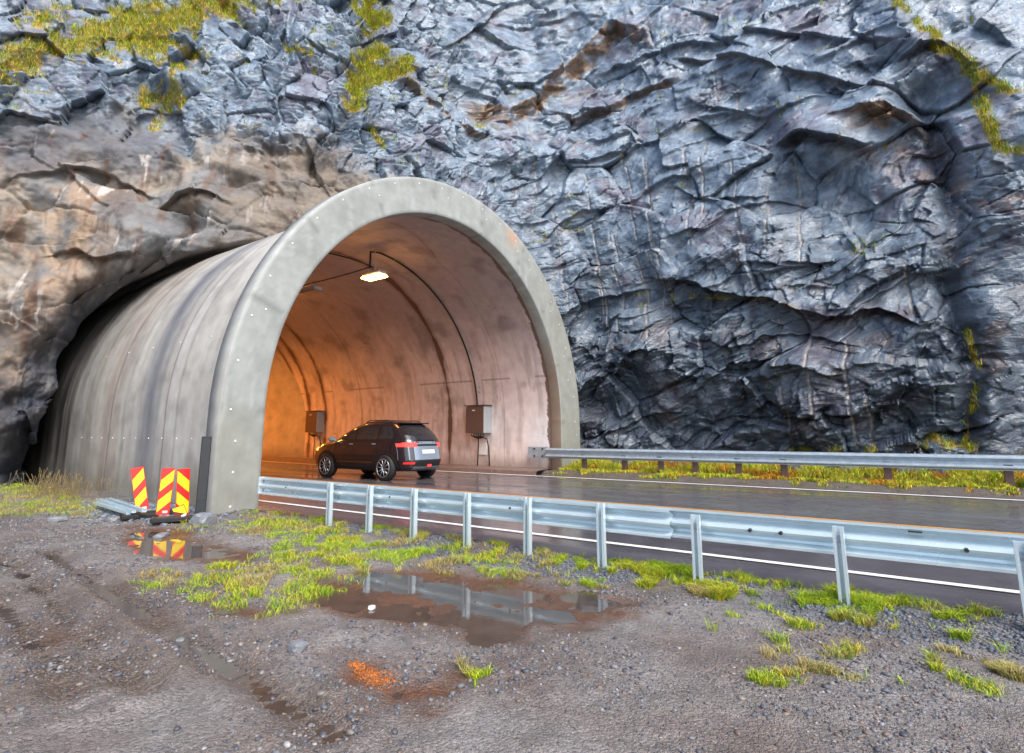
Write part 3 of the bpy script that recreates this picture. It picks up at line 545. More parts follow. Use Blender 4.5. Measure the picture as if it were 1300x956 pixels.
cs = np.array(lin(112, 122, 134)) * RNG.uniform(.6, 1.25, (len(X), 1)); stones('crushed_stone_gravel', X, Y, Zs, R, cs, 'heap of bluish crushed stone under the striped marker boards')
n = 14000; X = RNG.normal(5.27, .24, n); Y = RNG.uniform(-1.2, 7.5, n); k = (X < 5.6) & (vn(X * 1.5, Y * 1.3, 440) > -.1); X, Y = X[k], Y[k]; Zs, _ = ground_z(X, Y); R = np.clip(np.exp(RNG.normal(math.log(.0095), .4, len(X))), .004, .028)
cs = np.array(lin(92, 98, 108)) * RNG.uniform(.6, 1.3, (len(X), 1)); stones('roadside_gravel', X, Y, Zs, R, cs, 'dark crushed gravel along the asphalt edge below the near guardrail')
n = 800; a_ = np.array(gp(444, 838)); b_ = np.array(gp(492, 864)); q_ = RNG.beta(1.6, 1.2, n); X = a_[0] + (b_[0] - a_[0]) * q_ + RNG.normal(0, .035, n) * (.4 + q_); Y = a_[1] + (b_[1] - a_[1]) * q_ + RNG.normal(0, .035, n) * (.4 + q_)
cs = np.array(lin(186, 108, 42)) * RNG.uniform(.3, 1.2, (n, 1)); stones('orange_flecks', X, Y, np.maximum(ground_z(X, Y)[0], WATER_Z) + .001, np.full(n, .005), cs, 'orange flecks lying in the foreground puddle')  # small orange flecks strewn along a short strip
def boulder(name, px, py, r, m, label, sq=(1, 1, .8), cat='stone', dz=0.):
    x, y = gp(px, py); z = float(ground_z(np.array([x]), np.array([y]))[0][0]); v, f = stone_base()
    import bmesh; bm = bmesh.new(); vs = [bm.verts.new(Vv) for Vv in v]; [bm.faces.new([vs[i] for i in q]) for q in f]
    bmesh.ops.subdivide_edges(bm, edges=bm.edges, cuts=2, use_grid_fill=True)
    for q in bm.verts:
        p = np.array(q.co); p = p / np.linalg.norm(p); kk = 1 + .22 * float(vn(np.array([p[0] * 1.7 + px]), np.array([p[1] * 1.7 + p[2]]), 7)) + .06 * float(vn(np.array([p[0] * 5]), np.array([p[2] * 5 + p[1]]), 8))
        p = p * kk; p = np.clip(p, -.78, .78); q.co = (p[0] * r * sq[0], p[1] * r * sq[1], p[2] * r * sq[2])
    me = bpy.data.meshes.new(name); bm.to_mesh(me); o = link(name, me, m); o.location = (x, y, z + r * sq[2] * .45 + dz); o.rotation_euler = (0, 0, px); tag(o, label, cat); return o
boulder('stone', 377, 829, .06, M['stone'], 'grey angular stone lying alone on the foreground mud', (1.1, .9, .8))
boulder('stone', 230, 808, .035, M['stone'], 'small dark stone left of the lone angular stone', (1, .9, .8)); boulder('stone', 472, 769, .045, M['palestone'], 'white flat stone at the rim of the long puddle', (1.3, .8, .35))
boulder('stone', 258, 668, .17, M['stone'], 'blue grey stone block at the left foot of the portal ring', (1.1, .9, .8)); boulder('stone', 148, 662, .12, M['stone'], 'flat dark stone left of the marker board heap', (1.4, 1, .4))
boulder('stone', 205, 679, .10, M['stone'], 'flat slab stone in front of the marker boards', (1.6, .9, .4)); boulder('stone', 72, 663, .12, M['stone'], 'grey stone beside the grass clump left of the barrel', (1.3, 1, .5))
# fallen rocks at the foot of the cliff on the verge
def verge_rock(px, r, label, sq):
    bx_, by_, _ = ray(px, 600); t_ = 17.35 / bx_; o = boulder('fallen_rock', 377 + px * .01, 829, r, M['darkstone'], label, sq, 'rock'); y = by_ * t_; z = float(ground_z(np.array([17.35]), np.array([y]))[0][0]); o.location = (17.35, y, z + r * .2); o['group'] = 'rocks fallen along the cliff foot'
verge_rock(1010, .34, 'low dark fallen rock just right of the sixth far rail post from the portal', (1.6, 1, .7)); verge_rock(1068, .4, 'dark fallen rock midway between the sixth and seventh far rail posts', (1.3, 1, .8)); verge_rock(790, .35, 'wet fallen rock behind the second far rail post from the portal', (1.5, 1, .7))
verge_rock(1150, .42, 'largest fallen rock, just right of the seventh far rail post', (1.2, 1, 1)); verge_rock(1195, .33, 'fallen rock between the seventh and eighth far rail posts, below the dark cleft', (1.2, 1, .9)); verge_rock(860, .28, 'smallest fallen rock, between the third and fourth far rail posts', (1.4, 1, .8))

# ------------------------------------------------------------------ tunnel portal
portal = thing('tunnel_portal', 'grey concrete arched tunnel portal projecting from the cliff over the road', 'tunnel', (CX, YF, 0))
inv = (-CX, -YF, 0)
def arc(R, zc=CZ, xc=CX, zlow=-.35, n=160, down=14):
    pts = [(xc - R, zlow + (zc - zlow) * i / down) for i in range(down)]
    pts += [(xc - R * cos(pi * i / n), zc + R * sin(pi * i / n)) for i in range(n + 1)]
    pts += [(xc + R, zc - (zc - zlow) * i / down) for i in range(1, down + 1)]
    return np.array(pts)
def loc_v(P): P = np.asarray(P, float).copy(); P[..., 0] -= CX; P[..., 1] -= YF; return P
# collar ring: closed section swept round the arch
ai = arc(RIN); ao = arc(6.34, 1.585, 11.31); sect = []
m = len(ai); fr = np.linspace(0, 1, 9)
rows = [(ai, YF + .012, 0), ] 
prof = []
prof.append(np.c_[ai[:, 0], np.full(m, YF + .38), ai[:, 1]])
prof.append(np.c_[ai[:, 0], np.full(m, YF + .015), ai[:, 1]])
for f_ in np.linspace(.015, .985, 13): q = ai + (ao - ai) * f_; prof.append(np.c_[q[:, 0], np.full(m, YF), q[:, 1]])
prof.append(np.c_[ao[:, 0], np.full(m, YF + .02), ao[:, 1]]); prof.append(np.c_[ao[:, 0], np.full(m, YF + .40), ao[:, 1]])
aoi = arc(RBAR - .05); prof.append(np.c_[aoi[:, 0], np.full(m, YF + .42), aoi[:, 1]])
P = np.stack(prof, 0); tt = np.arange(m) / m
cr = np.broadcast_to(np.array(lin(152, 157, 154)), P.shape).copy(); nA = fbm(P[..., 0] * 1.1, P[..., 2] * 1.1, 500, 4); nB = fbm(P[..., 0] * 5, P[..., 2] * 1.2, 501, 4)
thp = np.arctan2(P[..., 2] - CZ, P[..., 0] - CX)
cr = mix(cr, np.array(lin(134, 136, 132)), .55 * ss(-.3, .6, nA + .4 * nB)); cr = mix(cr, np.array(lin(172, 178, 178)), .5 * ss(.2, .7, nB)); lowm = ss(3, 0, P[..., 2]); cr = mix(cr, np.array(lin(122, 120, 106)), .5 * lowm)
rightm = ss(13, 16.5, P[..., 0]); cr = mix(cr, np.array(lin(132, 133, 124)), .5 * rightm); sp = np.exp(-((P[..., 0] - 13.6) ** 2 + (P[..., 2] - 7.3) ** 2) / .1); cr = mix(cr, np.array(lin(196, 150, 116)), .6 * sp)
board = (np.abs(np.sin(thp * 9.0)) < .035) | ((P[..., 2] < CZ) & (np.abs(np.mod(P[..., 2], .28)) < .02)); cr = mix(cr, np.array(lin(104, 106, 102)), .5 * board)
rim_ = np.arange(len(prof)); cr[-3:-1] = mix(cr[-3:-1], np.array(lin(190, 190, 186)), np.full(cr[-3:-1].shape[:2], .5))
cr[0:2] = mix(cr[0:2], np.array(lin(110, 84, 66)), np.full(cr[0:2].shape[:2], .75) * ss(15.5, 16.2, P[0:2, :, 0]))
link('portal_ring', np_mesh('portal_ring', loc_v(P), grid_faces(len(prof), m)[:, ::-1], np.concatenate([cr.reshape(-1, 3), np.full((P.size // 3, 1), .62)], 1)), M['concrete'], portal)
# barrel (outside)
ys = np.concatenate([np.arange(YF + .3, 20, .05), np.arange(20, 32, .5)]); ab = arc(RBAR); m = len(ab); Y2 = np.repeat(ys[:, None], m, 1)
P = np.stack([np.broadcast_to(ab[:, 0], Y2.shape), Y2, np.broadcast_to(ab[:, 1], Y2.shape)], -1); arcl = np.concatenate([[0], np.cumsum(np.hypot(*np.diff(ab, axis=0).T))]); AL = np.broadcast_to(arcl, Y2.shape)
cb = np.broadcast_to(np.array(lin(184, 183, 177)), P.shape).copy(); wob = .04 * fbm(Y2 * .8, AL * .25, 510, 3); yy = Y2 + wob
st = fbm(yy * 1.8, AL * .12, 511, 4); cb = mix(cb, np.array(lin(122, 113, 106)), .28 * ss(-.2, .7, st)); cb = mix(cb, np.array(lin(178, 178, 184)), .2 * ss(.1, .7, fbm(yy * 2.2, AL * .1, 512, 3))); cb = mix(cb, np.array(lin(120, 116, 114)), .35 * ss(0, .6, fbm(Y2 * 1.3, AL * 1.3, 513, 5)))
for y0, w0, a0, c0 in ((13.45, .45, .85, lin(74, 80, 98)), (12.95, .12, .4, lin(90, 92, 104)), (15.5, .7, .5, lin(116, 92, 74)), (16.6, .4, .6, lin(88, 74, 64)), (18.2, 1.1, .92, lin(22, 22, 25)), (20.5, 2.0, .95, lin(16, 16, 18)), (14.6, .1, .35, lin(80, 78, 80)), (12.1, .05, .4, lin(92, 90, 92))):  # stain bands; the two near-black ones paint the shadow at the barrel's back
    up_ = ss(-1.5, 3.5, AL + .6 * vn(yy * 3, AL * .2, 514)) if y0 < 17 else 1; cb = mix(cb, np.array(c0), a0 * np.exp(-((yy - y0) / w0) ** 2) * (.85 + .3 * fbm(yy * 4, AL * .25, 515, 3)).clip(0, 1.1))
cb = mix(cb, np.array(lin(96, 92, 84)), .5 * ss(1.0, .1, P[..., 2] + .2 * nA.mean())); cb = mix(cb, np.array(lin(140, 132, 90)), .35 * ss(1.2, .2, P[..., 2]) * ss(11.6, 10.8, Y2))
seam = (np.abs(Y2 - 12.55) < .03) | (np.abs(Y2 - 15.3) < .03) | ((np.abs(P[..., 2] - 3.1) < .03) & (fbm(Y2, AL, 517, 2) > .0)); cb = mix(cb, np.array(lin(76, 74, 76)), .55 * seam)
link('barrel', np_mesh('barrel', loc_v(P), grid_faces(len(ys), m), np.concatenate([cb.reshape(-1, 3), np.clip(.55 + .2 * st, .35, .8).reshape(-1, 1)], 1)), M['concrete'], portal, True)
# lining (inside)
ys = np.concatenate([np.arange(YF + .34, 17, .03), np.arange(17, 28, .08), np.arange(28, 90.5, .8)]); ab = arc(RIN + .03, n=300, down=60); m = len(ab); Y2 = np.repeat(ys[:, None], m, 1)
P = np.stack([np.broadcast_to(ab[:, 0], Y2.shape) + curve_x(Y2), Y2, np.broadcast_to(ab[:, 1], Y2.shape)], -1); arcl = np.concatenate([[0], np.cumsum(np.hypot(*np.diff(ab, axis=0).T))]); AL = np.broadcast_to(arcl, Y2.shape); AR = arcl[-1] - AL; Zl = P[..., 2]
cl_ = np.broadcast_to(np.array(lin(224, 212, 210)), P.shape).copy(); na = fbm(Y2 * .7, AL * .7, 520, 4); nb = fbm(Y2 * 3.5, AL * .5, 521, 4)
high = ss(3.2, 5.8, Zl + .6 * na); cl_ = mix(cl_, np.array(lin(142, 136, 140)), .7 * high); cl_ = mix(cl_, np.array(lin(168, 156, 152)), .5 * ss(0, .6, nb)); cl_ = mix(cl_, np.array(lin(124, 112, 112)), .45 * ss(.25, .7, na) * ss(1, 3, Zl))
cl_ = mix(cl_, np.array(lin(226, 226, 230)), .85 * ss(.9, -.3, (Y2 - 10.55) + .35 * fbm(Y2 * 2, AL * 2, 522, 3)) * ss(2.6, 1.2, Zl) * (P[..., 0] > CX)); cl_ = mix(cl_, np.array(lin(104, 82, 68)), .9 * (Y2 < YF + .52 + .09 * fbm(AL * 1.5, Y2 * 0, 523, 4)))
for y0, w0 in ((14.6, .11), (22.6, .09), (24.0, .14), (24.9, .07), (26.0, .07), (30, .1)):
    d = np.abs(Y2 - y0 - .03 * fbm(AL * 1.2, Y2 * 0 + y0, 524, 3)) - w0 * (.8 + .9 * fbm(AL * .9, Y2 * 0 + y0 * 3, 525, 4)).clip(.25, 2); cl_ = mix(cl_, np.array(lin(60, 42, 32)), .92 * ss(.02, -.02, d)); cl_ = mix(cl_, np.array(lin(120, 92, 78)), .4 * ss(.22, .0, d))
for y0 in (12.0, 17.2, 19.8): cl_ = mix(cl_, np.array(lin(96, 84, 82)), .4 * (np.abs(Y2 - y0) < .016))
cl_ = mix(cl_, np.array(lin(80, 72, 72)), .55 * ((np.abs(AR - 3.6) < .012) & (fbm(Y2 * .6, AR, 527, 2) > -.1))); crk = np.abs(fbm(Y2 * 1.1, AL * 1.1, 528, 4)); cl_ = mix(cl_, np.array(lin(96, 80, 76)), .6 * ss(.012, .004, crk) * ss(0, .4, fbm(Y2 * .5, AL * .5, 529, 2)))
cl_ = mix(cl_, np.array(lin(120, 104, 92)), .6 * ss(.7, .15, Zl + .2 * nb))
cl_ = mix(cl_, np.array(lin(60, 58, 58)), .5 * ((np.abs(Y2 - 11.4 - .35 * (AL - arcl[-1] / 2)) < .02) & (np.abs(AL - arcl[-1] / 2) < 1.6)))
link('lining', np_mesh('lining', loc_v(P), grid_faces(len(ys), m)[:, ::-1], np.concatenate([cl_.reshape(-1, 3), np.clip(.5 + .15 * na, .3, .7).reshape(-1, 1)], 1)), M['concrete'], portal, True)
c90 = float(curve_x(90.3)); MB().box((c90, 90.3 - YF, 3), (14, .3, 9)).build('added_end_cap', M['darkwood'], portal)  # unseen cap added to shut the bore's end against sky and daylight
# white formwork plugs on the ring and barrel
ws = MB().add([(.021 * cos(a), 0, .021 * sin(a)) for a in np.linspace(0, 2 * pi, 9)[:-1]] + [(.017 * cos(a), -.010, .017 * sin(a)) for a in np.linspace(0, 2 * pi, 9)[:-1]], [tuple(range(8, 16))] + [(i, (i + 1) % 8, 8 + (i + 1) % 8, 8 + i) for i in range(8)])
plug = ws.build('plug', M['white'], portal); spots = []
for k_ in range(23):
    a = pi * (k_ - .0) / 22 * 1.0; f_ = .80; R_ = RIN + .98 * f_
    spots.append((CX + .14 - R_ * cos(a) - CX, -.001, CZ + R_ * sin(a)))
    if k_ in (2, 7, 10, 12, 14, 15, 17, 19, 20): spots.append((CX + .12 - (R_ - .22) * cos(a + .04) - CX, -.001, CZ + (R_ - .22) * sin(a + .04)))
for z_ in (.05, .62, 1.15): spots += [(5.28 - CX, -.001, z_), (17.35 - CX, -.001, z_ + .1)]
for i, s_ in enumerate(spots):
    o = plug if i == 0 else plug.copy(); o.location = s_
    if i: COL.objects.link(o); o.parent = portal
for z_, st_ in ((1.18, .62), (3.2, 1.3)):
    for k_ in range(int(6.5 / st_)):
        o = plug.copy(); COL.objects.link(o); o.parent = portal; x_ = -RBAR if z_ < CZ else -sqrt(RBAR ** 2 - (z_ - CZ) ** 2); o.location = (x_ - .001, 1.7 + k_ * st_ - .0, z_); o.rotation_euler = (0, 0, -pi / 2); o.scale = (.7, 1, .7)
# painted numbers on the lining
def text_part(body, size, loc, rot, m, parent, name='painted_number'):
    cu = bpy.data.curves.new(name, 'FONT'); cu.body = body; cu.size = size; cu.align_x = 'CENTER'; cu.align_y = 'CENTER'; cu.extrude = .001
    to = bpy.data.objects.new(name + '_src', cu); COL.objects.link(to); dg = bpy.context.evaluated_depsgraph_get(); me = bpy.data.meshes.new_from_object(to.evaluated_get(dg))
    bpy.data.objects.remove(to); me.name = name; me.materials.clear(); o = link(name, me, m, parent); o.location = loc; o.rotation_euler = rot; return o
wx_ = CX + RIN + .03
text_part('13', .40, (wx_ - .012 - CX, 10.44 - YF, 1.43), (pi / 2, 0, -pi / 2), M['white'], portal)
text_part('12', .40, (wx_ - .012 + float(curve_x(18.4)) - CX, 18.3 - YF, 1.95), (pi / 2, 0, -pi / 2), M['white'], portal)

# ------------------------------------------------------------------ lamps hung from the crown of the bore
def make_lamp(on, label):
    t_ = thing('tunnel_lamp', label, 'lamp', group='lamps hung along the tunnel ceiling')
    MB().box((0, 0, .09), (.34, .78, .13), bev=.03).box((0, 0, .165), (.20, .66, .04), bev=.01).build('housing', M['lamp'], t_)
    MB().box((0, 0, .0), (.38, .80, .05), bev=.015).build('glass', M['lampon'] if on else M['lampoff'], t_)
    MB().tube([(0, 0, .17), (0, 0, .32)], .03).box((0, 0, .33), (.1, .1, .03)).tube([(0, 0, .3), (0, 0, .92)], .011).build('bracket', M['galv_dull'], t_)
    return t_
proto_on = make_lamp(True, 'lit orange lamp nearest the mouth of the tunnel'); proto_off = make_lamp(False, 'unlit grey lamp, second in from the tunnel mouth')
LY = [13.05, 16.2] + [19.35 + 3.15 * k_ for k_ in range(9)]
def lamp_light(parent_loc, p, sz=.5):
    l = bpy.data.lights.new('lamp_glow', 'AREA'); l.shape = 'RECTANGLE'; l.size = .3; l.size_y = sz; l.energy = p; l.color = (1, .27, .035); l.spread = radians(170)
    o = bpy.data.objects.new('lamp_glow', l); COL.objects.link(o); o.location = (parent_loc[0], parent_loc[1], parent_loc[2] - .045); return o
for i, y in enumerate(LY):
    o = proto_on if i == 0 else proto_off if i == 1 else copy_tree(proto_on); o.location = (CX + float(curve_x(y)), y, 5.98)
    if i > 1: o['label'] = ['third', 'fourth', 'fifth', 'sixth', 'seventh', 'eighth', 'ninth', 'tenth', 'eleventh'][i - 2] + ' lamp in from the tunnel mouth, lit orange'
    if i != 1: lamp_light(o.location, 3 if i == 0 else (12 if i < 3 else 45 if i < 4 else 160))
# ceiling cables
cb_ = MB(); top = CZ + RIN
def arcpt(x, y, inset=.04): return (x, y, CZ + sqrt(max(0, (RIN - inset) ** 2 - (x - CX) ** 2)))
pts = [(CX + .02, 13.3, 6.33), (CX + .05, 13.33, 6.86)] + [(CX + (RIN - .03) * sin(a), 13.33 - .15 * sin(a), CZ + (RIN - .03) * cos(a)) for a in np.linspace(.08, 1.52, 40)]; cb_.tube(pts, .03, 8)
pc = cb_.build('power_cable', M['cable'], None, True); tag(pc, 'black cable clipped round the arch from lit lamp down to junction box', 'cable')
def sag(a, b, d, n=14): return [tuple(np.array(a) + (np.array(b) - np.array(a)) * t_ - np.array((0, 0, 4 * d * t_ * (1 - t_)))) for t_ in np.linspace(0, 1, n)]
c2_ = MB().tube(sag((CX - .1, 13.1, 6.3), (CX, 16.3, 6.3), .03), .018, 6).tube(sag((CX, 16.3, 6.3), (CX + .1, 19.5, 6.3), .03), .018, 6).build('lamp_cable', M['cable'], None, True); tag(c2_, 'thin black cable strung between the first two ceiling lamps', 'cable')
c3_ = MB().tube([(CX + .05, 13.1, 6.3), (CX - .5, 13.6, 6.55), (CX - 1.3, 14.2, 6.72), (CX - 2.2, 14.7, 6.45)], .022, 6).build('side_cable', M['cable'], None, True); tag(c3_, 'black cable running left over the tunnel crown from the lit lamp', 'cable')

# ------------------------------------------------------------------ junction boxes on the right wall
def make_box(label):
    t_ = thing('junction_box', label, 'electrical box', group='junction boxes on the tunnel wall')      # origin: wall foot, x toward wall
    MB().box((-.235, 0, 1.79), (.46, .84, .96), bev=.012).build('cabinet', M['greybox'], t_)
    MB().box((-.474, 0, 1.79), (.02, .82, .94), bev=.006).box((-.487, .22, 2.16), (.008, .1, .03)).build('door', M['brownbox'], t_)
    MB().box((-.485, .05, 2.12), (.01, .12, .035)).build('label_plate', M['white'], t_)
    MB().box((-.25, -.0, 2.30), (.52, .95, .03)).build('drip_edge', M['brownbox'], t_)
    g_ = MB()
    for k_ in range(6): g_.tube([(-.35 + .02 * k_, -.3 + .12 * k_, 1.3), (-.33, -.28 + .11 * k_, 1.22), (-.25, -.1 + .03 * k_, 1.12)], .02, 6)
    g_.tube([(-.25, -.05, 1.2), (-.14, -.3, 1.1), (-.1, -.36, .8), (-.1, -.4, .1)], .024, 6).tube([(-.25, .0, 1.15), (-.1, .12, .9), (-.08, .16, .1)], .02, 6); g_.build('cables', M['cable'], t_, True)
    MB().box((-.03, -.02, .75), (.04, .34, .42)).build('back_plate', M['white'], t_)
    return t_
jb = make_box('brown fronted junction box near the tunnel mouth with cables below'); jb.location = (wx_, 13.0, 0)
jb2 = copy_tree(jb); jb2.location = (wx_ + float(curve_x(23.2)), 23.2, .05); jb2['label'] = 'far junction box deeper in the orange lit part of the tunnel'; jb2.scale = (.9, 1, 1)

# ------------------------------------------------------------------ guardrails
def wprofile(h=.27, d=.085, sgn=1):          # across (x) , up (z): W section
    z = h / 2; return [(0, z), (.0, z - .022), (d * .45, z - .030), (d * .95, z - .050), (d, z - .072), (d * .55, z - .092), (.0, .022), (-.006, 0), (.0, -.022), (d * .55, -z + .092), (d, -z + .072), (d * .95, -z + .050), (d * .45, -z + .030), (0, -z + .022), (0, -z)]
def beam(mb, x0, zc, ya, yb, face, th_=.004, n=2, h=.27, dx=0., curl=0.):
    pr = wprofile(h); ysb = np.linspace(ya, yb, n); m_ = len(pr); vs = []
    for t_ in (0, th_):
        for y in ysb:
            for (px_, pz_) in pr: vs.append((x0 + face * (px_ + t_) + dx * (y - ya), y, zc + pz_))
    fs = []
    for i in range(n - 1):
        for k_ in range(m_ - 1):
            a = i * m_ + k_; fs.append((a, a + 1, a + m_ + 1, a + m_)); b = a + n * m_; fs.append((b, b + m_, b + m_ + 1, b + 1))
    for i in (0, n - 1):
        for k_ in range(m_ - 1): a = i * m_ + k_; b = a + n * m_; fs.append((a, b, b + 1, a + 1))
    for e in (0, m_ - 1):
        for i in range(n - 1): a = i * m_ + e; b = a + n * m_; fs.append((a, a + m_, b + m_, b))
    mb.add(vs, fs)
near_rail = thing('guardrail', 'shiny galvanised guardrail in front of the road, seen from behind its posts', 'guardrail', (5.3, 4, 0))
NX = 5.47; NZ = .425
def nb(): return MB()
def off(mb, o): mb.v = [(x - o.location[0], y - o.location[1], z - o.location[2]) for x, y, z in mb.v]; return mb
b_ = nb(); beam(b_, NX, NZ, -3.2, 9.08, 1, n=8); off(b_, near_rail).build('road_side_beam', M['galv'], near_rail)
b_ = nb(); beam(b_, NX - .045, NZ - .012, 2.02, 9.05, 1, n=8, h=.262); off(b_, near_rail).build('doubled_beam', M['galv'], near_rail)
b_ = nb().box((NX - .02, 9.07, NZ - .005), (.07, .03, .28)); off(b_, near_rail).build('end_plate', M['galv'], near_rail)
bo = MB()
bo = MB().tube([(-.05, 0, 0), (.01, 0, 0)], .016, 6).build('bolt_head', M['steel'], near_rail)
for i, y in enumerate((1.05, 1.3, -.2, 3.9, 5.9, 8.3)):
    o = bo if i == 0 else bo.copy(); o.location = (NX - 5.3, y - 4, NZ)
    if i: COL.objects.link(o); o.parent = near_rail
bo = MB().box((-.004, 0, 0), (.006, .09, .016)).build('slot', M['steel'], near_rail)
for i, y in enumerate((.1, 2.8, 4.9, -1.0)):
    o = bo if i == 0 else bo.copy(); o.location = (NX - 5.3 + .075, y - 4, NZ + .09)
    if i: COL.objects.link(o); o.parent = near_rail
def cpost(h, w=.078, d=.055, t_=.006):       # C section, open towards the yard
    mb = MB(); mb.box((d / 2, 0, h / 2), (t_, w, h)); mb.box((0, -w / 2 + t_ / 2, h / 2 + .0005), (d, t_, h)); mb.box((0, w / 2 - t_ / 2, h / 2 + .0005), (d, t_, h)); mb.box((-d / 2 + t_ / 2, -w / 2 + .014, h / 2), (t_, .018, h - .002)); mb.box((-d / 2 + t_ / 2, w / 2 - .014, h / 2), (t_, .018, h - .002)); return mb
NPY = [7.07, 6.21, 5.36, 4.47, 3.61, 2.71, 1.75, .6, -.5, -1.9]
pp = cpost(.82).build('post', M['galv'], near_rail); bb = MB().tube([(.0, 0, .72), (.03, 0, .72)], .014, 6).box((.02, 0, .72), (.006, .022, .06)).build('bolt', M['galv_dull'], pp)
for i, y in enumerate(NPY):
    o = pp if i == 0 else copy_tree(pp, near_rail); o.location = (0.05, y - 4, -.28 + (.03 if y > 2.4 else -.01)); o.rotation_euler = (random.uniform(-.01, .01), random.uniform(-.015, .015), random.uniform(-.05, .05))
far_rail = thing('guardrail', 'long guardrail on rusty posts along the verge below the cliff', 'guardrail', (16.1, 3, 0))
b_ = nb(); beam(b_, 16.12, .66, -9, 10.1, -1, n=12, h=.33); off(b_, far_rail).build('beam', M['galv_dull'], far_rail)
b_ = MB().box((16.2, 10.5, .67), (.03, .78, .36)); off(b_, far_rail).build('end_plate', M['galv_dull'], far_rail)
b_ = MB().tube([(.01, 0, 0), (-.015, 0, 0)], .03, 8).build('plate_bolt', M['steel'], far_rail)
for i, (y, z_) in enumerate(((10.3, .55), (10.3, .79), (10.62, .55), (10.62, .79))):
    o = b_ if i == 0 else b_.copy(); o.location = (16.175 - 16.1, y - 3, z_)
    if i: COL.objects.link(o); o.parent = far_rail
FPY = [8.74, 7.36, 6.22, 5.22, 4.05, 2.92, .69, -1.47, -3.6, -5.8]
pp = MB().box((0, 0, .3), (.10, .16, .80), bev=.012).build('post', M['rust'], far_rail); bb = MB().box((-.105, 0, .58), (.012, .16, .03)).build('splice_bolts', M['steel'], pp)
for i, y in enumerate(FPY):
    o = pp if i == 0 else copy_tree(pp, far_rail); o.location = (.1, y - 3, .03); o.rotation_euler = (0, random.uniform(-.02, .02), random.uniform(-.06, .06))

# ------------------------------------------------------------------ marker boards, spare steel, plank by the barrel
from mathutils import Matrix, Vector
def marker(label, flip, h=.74, w=.19):
    t_ = thing('marker_board', label, 'marker board', group='striped marker boards leaning by the barrel')
    th2 = .012; MB().box((0, 0, h / 2), (w, th2, h), bev=.004).build('panel', M['red'], t_)
    # yellow diagonals cut to the board outline, set 2 mm proud
    mb = MB(); per = .32; bh = .18; sl_ = .9 * (1 if flip else -1)
    for k_ in range(2):
        z0 = .13 + per * k_; L_ = z0 if not flip else z0; 
        p4 = [(-w / 2 + .008, z0 - sl_ * (-w / 2) * -1), (w / 2 - .008, z0 + sl_ * (w / 2)), (w / 2 - .008, z0 + bh + sl_ * (w / 2)), (-w / 2 + .008, z0 + bh - sl_ * (w / 2))]
        p4[0] = (-w / 2 + .008, z0 - sl_ * (w / 2)); p4 = [(x, min(max(z, .008), h - .008)) for x, z in p4]
        if max(z for x, z in p4) - min(z for x, z in p4) < .02: continue
        mb.add([(x, -th2 / 2 - .002, z) for x, z in p4] + [(x, -th2 / 2 + .001, z) for x, z in p4], [(0, 1, 2, 3), (0, 4, 5, 1), (1, 5, 6, 2), (2, 6, 7, 3), (3, 7, 4, 0)])
    mb.build('yellow_stripes', M['yellow'], t_)
    MB().box((.03, -th2 / 2 - .003, .05), (.07, .004, .035)).build('sticker', M['white'], t_)
    return t_
def face(px): x, y, _ = ray(px, 600); return atan2(y, x) - pi / 2 + 0.
def place(o, px, py, lean, twist=0., z=-.02, v=None):
    x, y = gp(px, py, z); o.location = (x, y, z); o.rotation_euler = (Matrix.Rotation(face(px) + twist, 4, 'Z') @ Matrix.Rotation(lean[1], 4, 'Y') @ Matrix.Rotation(lean[0], 4, 'X')).to_euler()
mk = marker('red and yellow marker board leaning left, set apart from the other two', True); place(mk, 181, 649, (-.12, -.20))
mk = marker('upright red and yellow marker board, middle one of the three', True); place(mk, 206, 654, (-.1, .04))
mk = marker('red and yellow marker board with stripes falling to the right, beside the black plank', False); place(mk, 231, 656, (-.08, -.03), .3)
mk = marker('short broken striped board fallen at the foot of the right marker board', False, .26, .17); place(mk, 232, 659, (-.75, -.45), 0, -.03); del mk['group']; mk.children[0].data.materials[0] = M['darkred']
def slab(name, px, py, dims, m, label, cat, rz=0., z=-.07, tilt=0.):
    x, y = gp(px, py, z); o = MB().box((0, 0, dims[2] / 2), dims, bev=min(dims) * .2).build(name, m); o.location = (x, y, z); o.rotation_euler = (tilt, 0, face(px) + rz); return tag(o, label, cat)
slab('rubber_foot_base', 188, 656, (.75, .36, .07), M['black'], 'black rubber base plate under the left leaning marker board', 'rubber base', .1, -.05, .03)
slab('rubber_foot_base', 222, 662, (.62, .34, .07), M['black'], 'black rubber base plate under the two right marker boards', 'rubber base', -.15, -.06, -.04)
o = MB().box((0, 0, .66), (.145, .07, 1.34), bev=.01).box((0, -.036, .35), (.15, .012, .012)).build('plank', M['darkwood']); x, y = gp(249, 664, -.1); o.location = (x + .05, y, -.1)
o.rotation_euler = (Matrix.Rotation(face(255), 4, 'Z') @ Matrix.Rotation(.0, 4, 'Y') @ Matrix.Rotation(-.05, 4, 'X')).to_euler(); tag(o, 'tall black plank standing against the barrel beside the portal ring', 'plank')
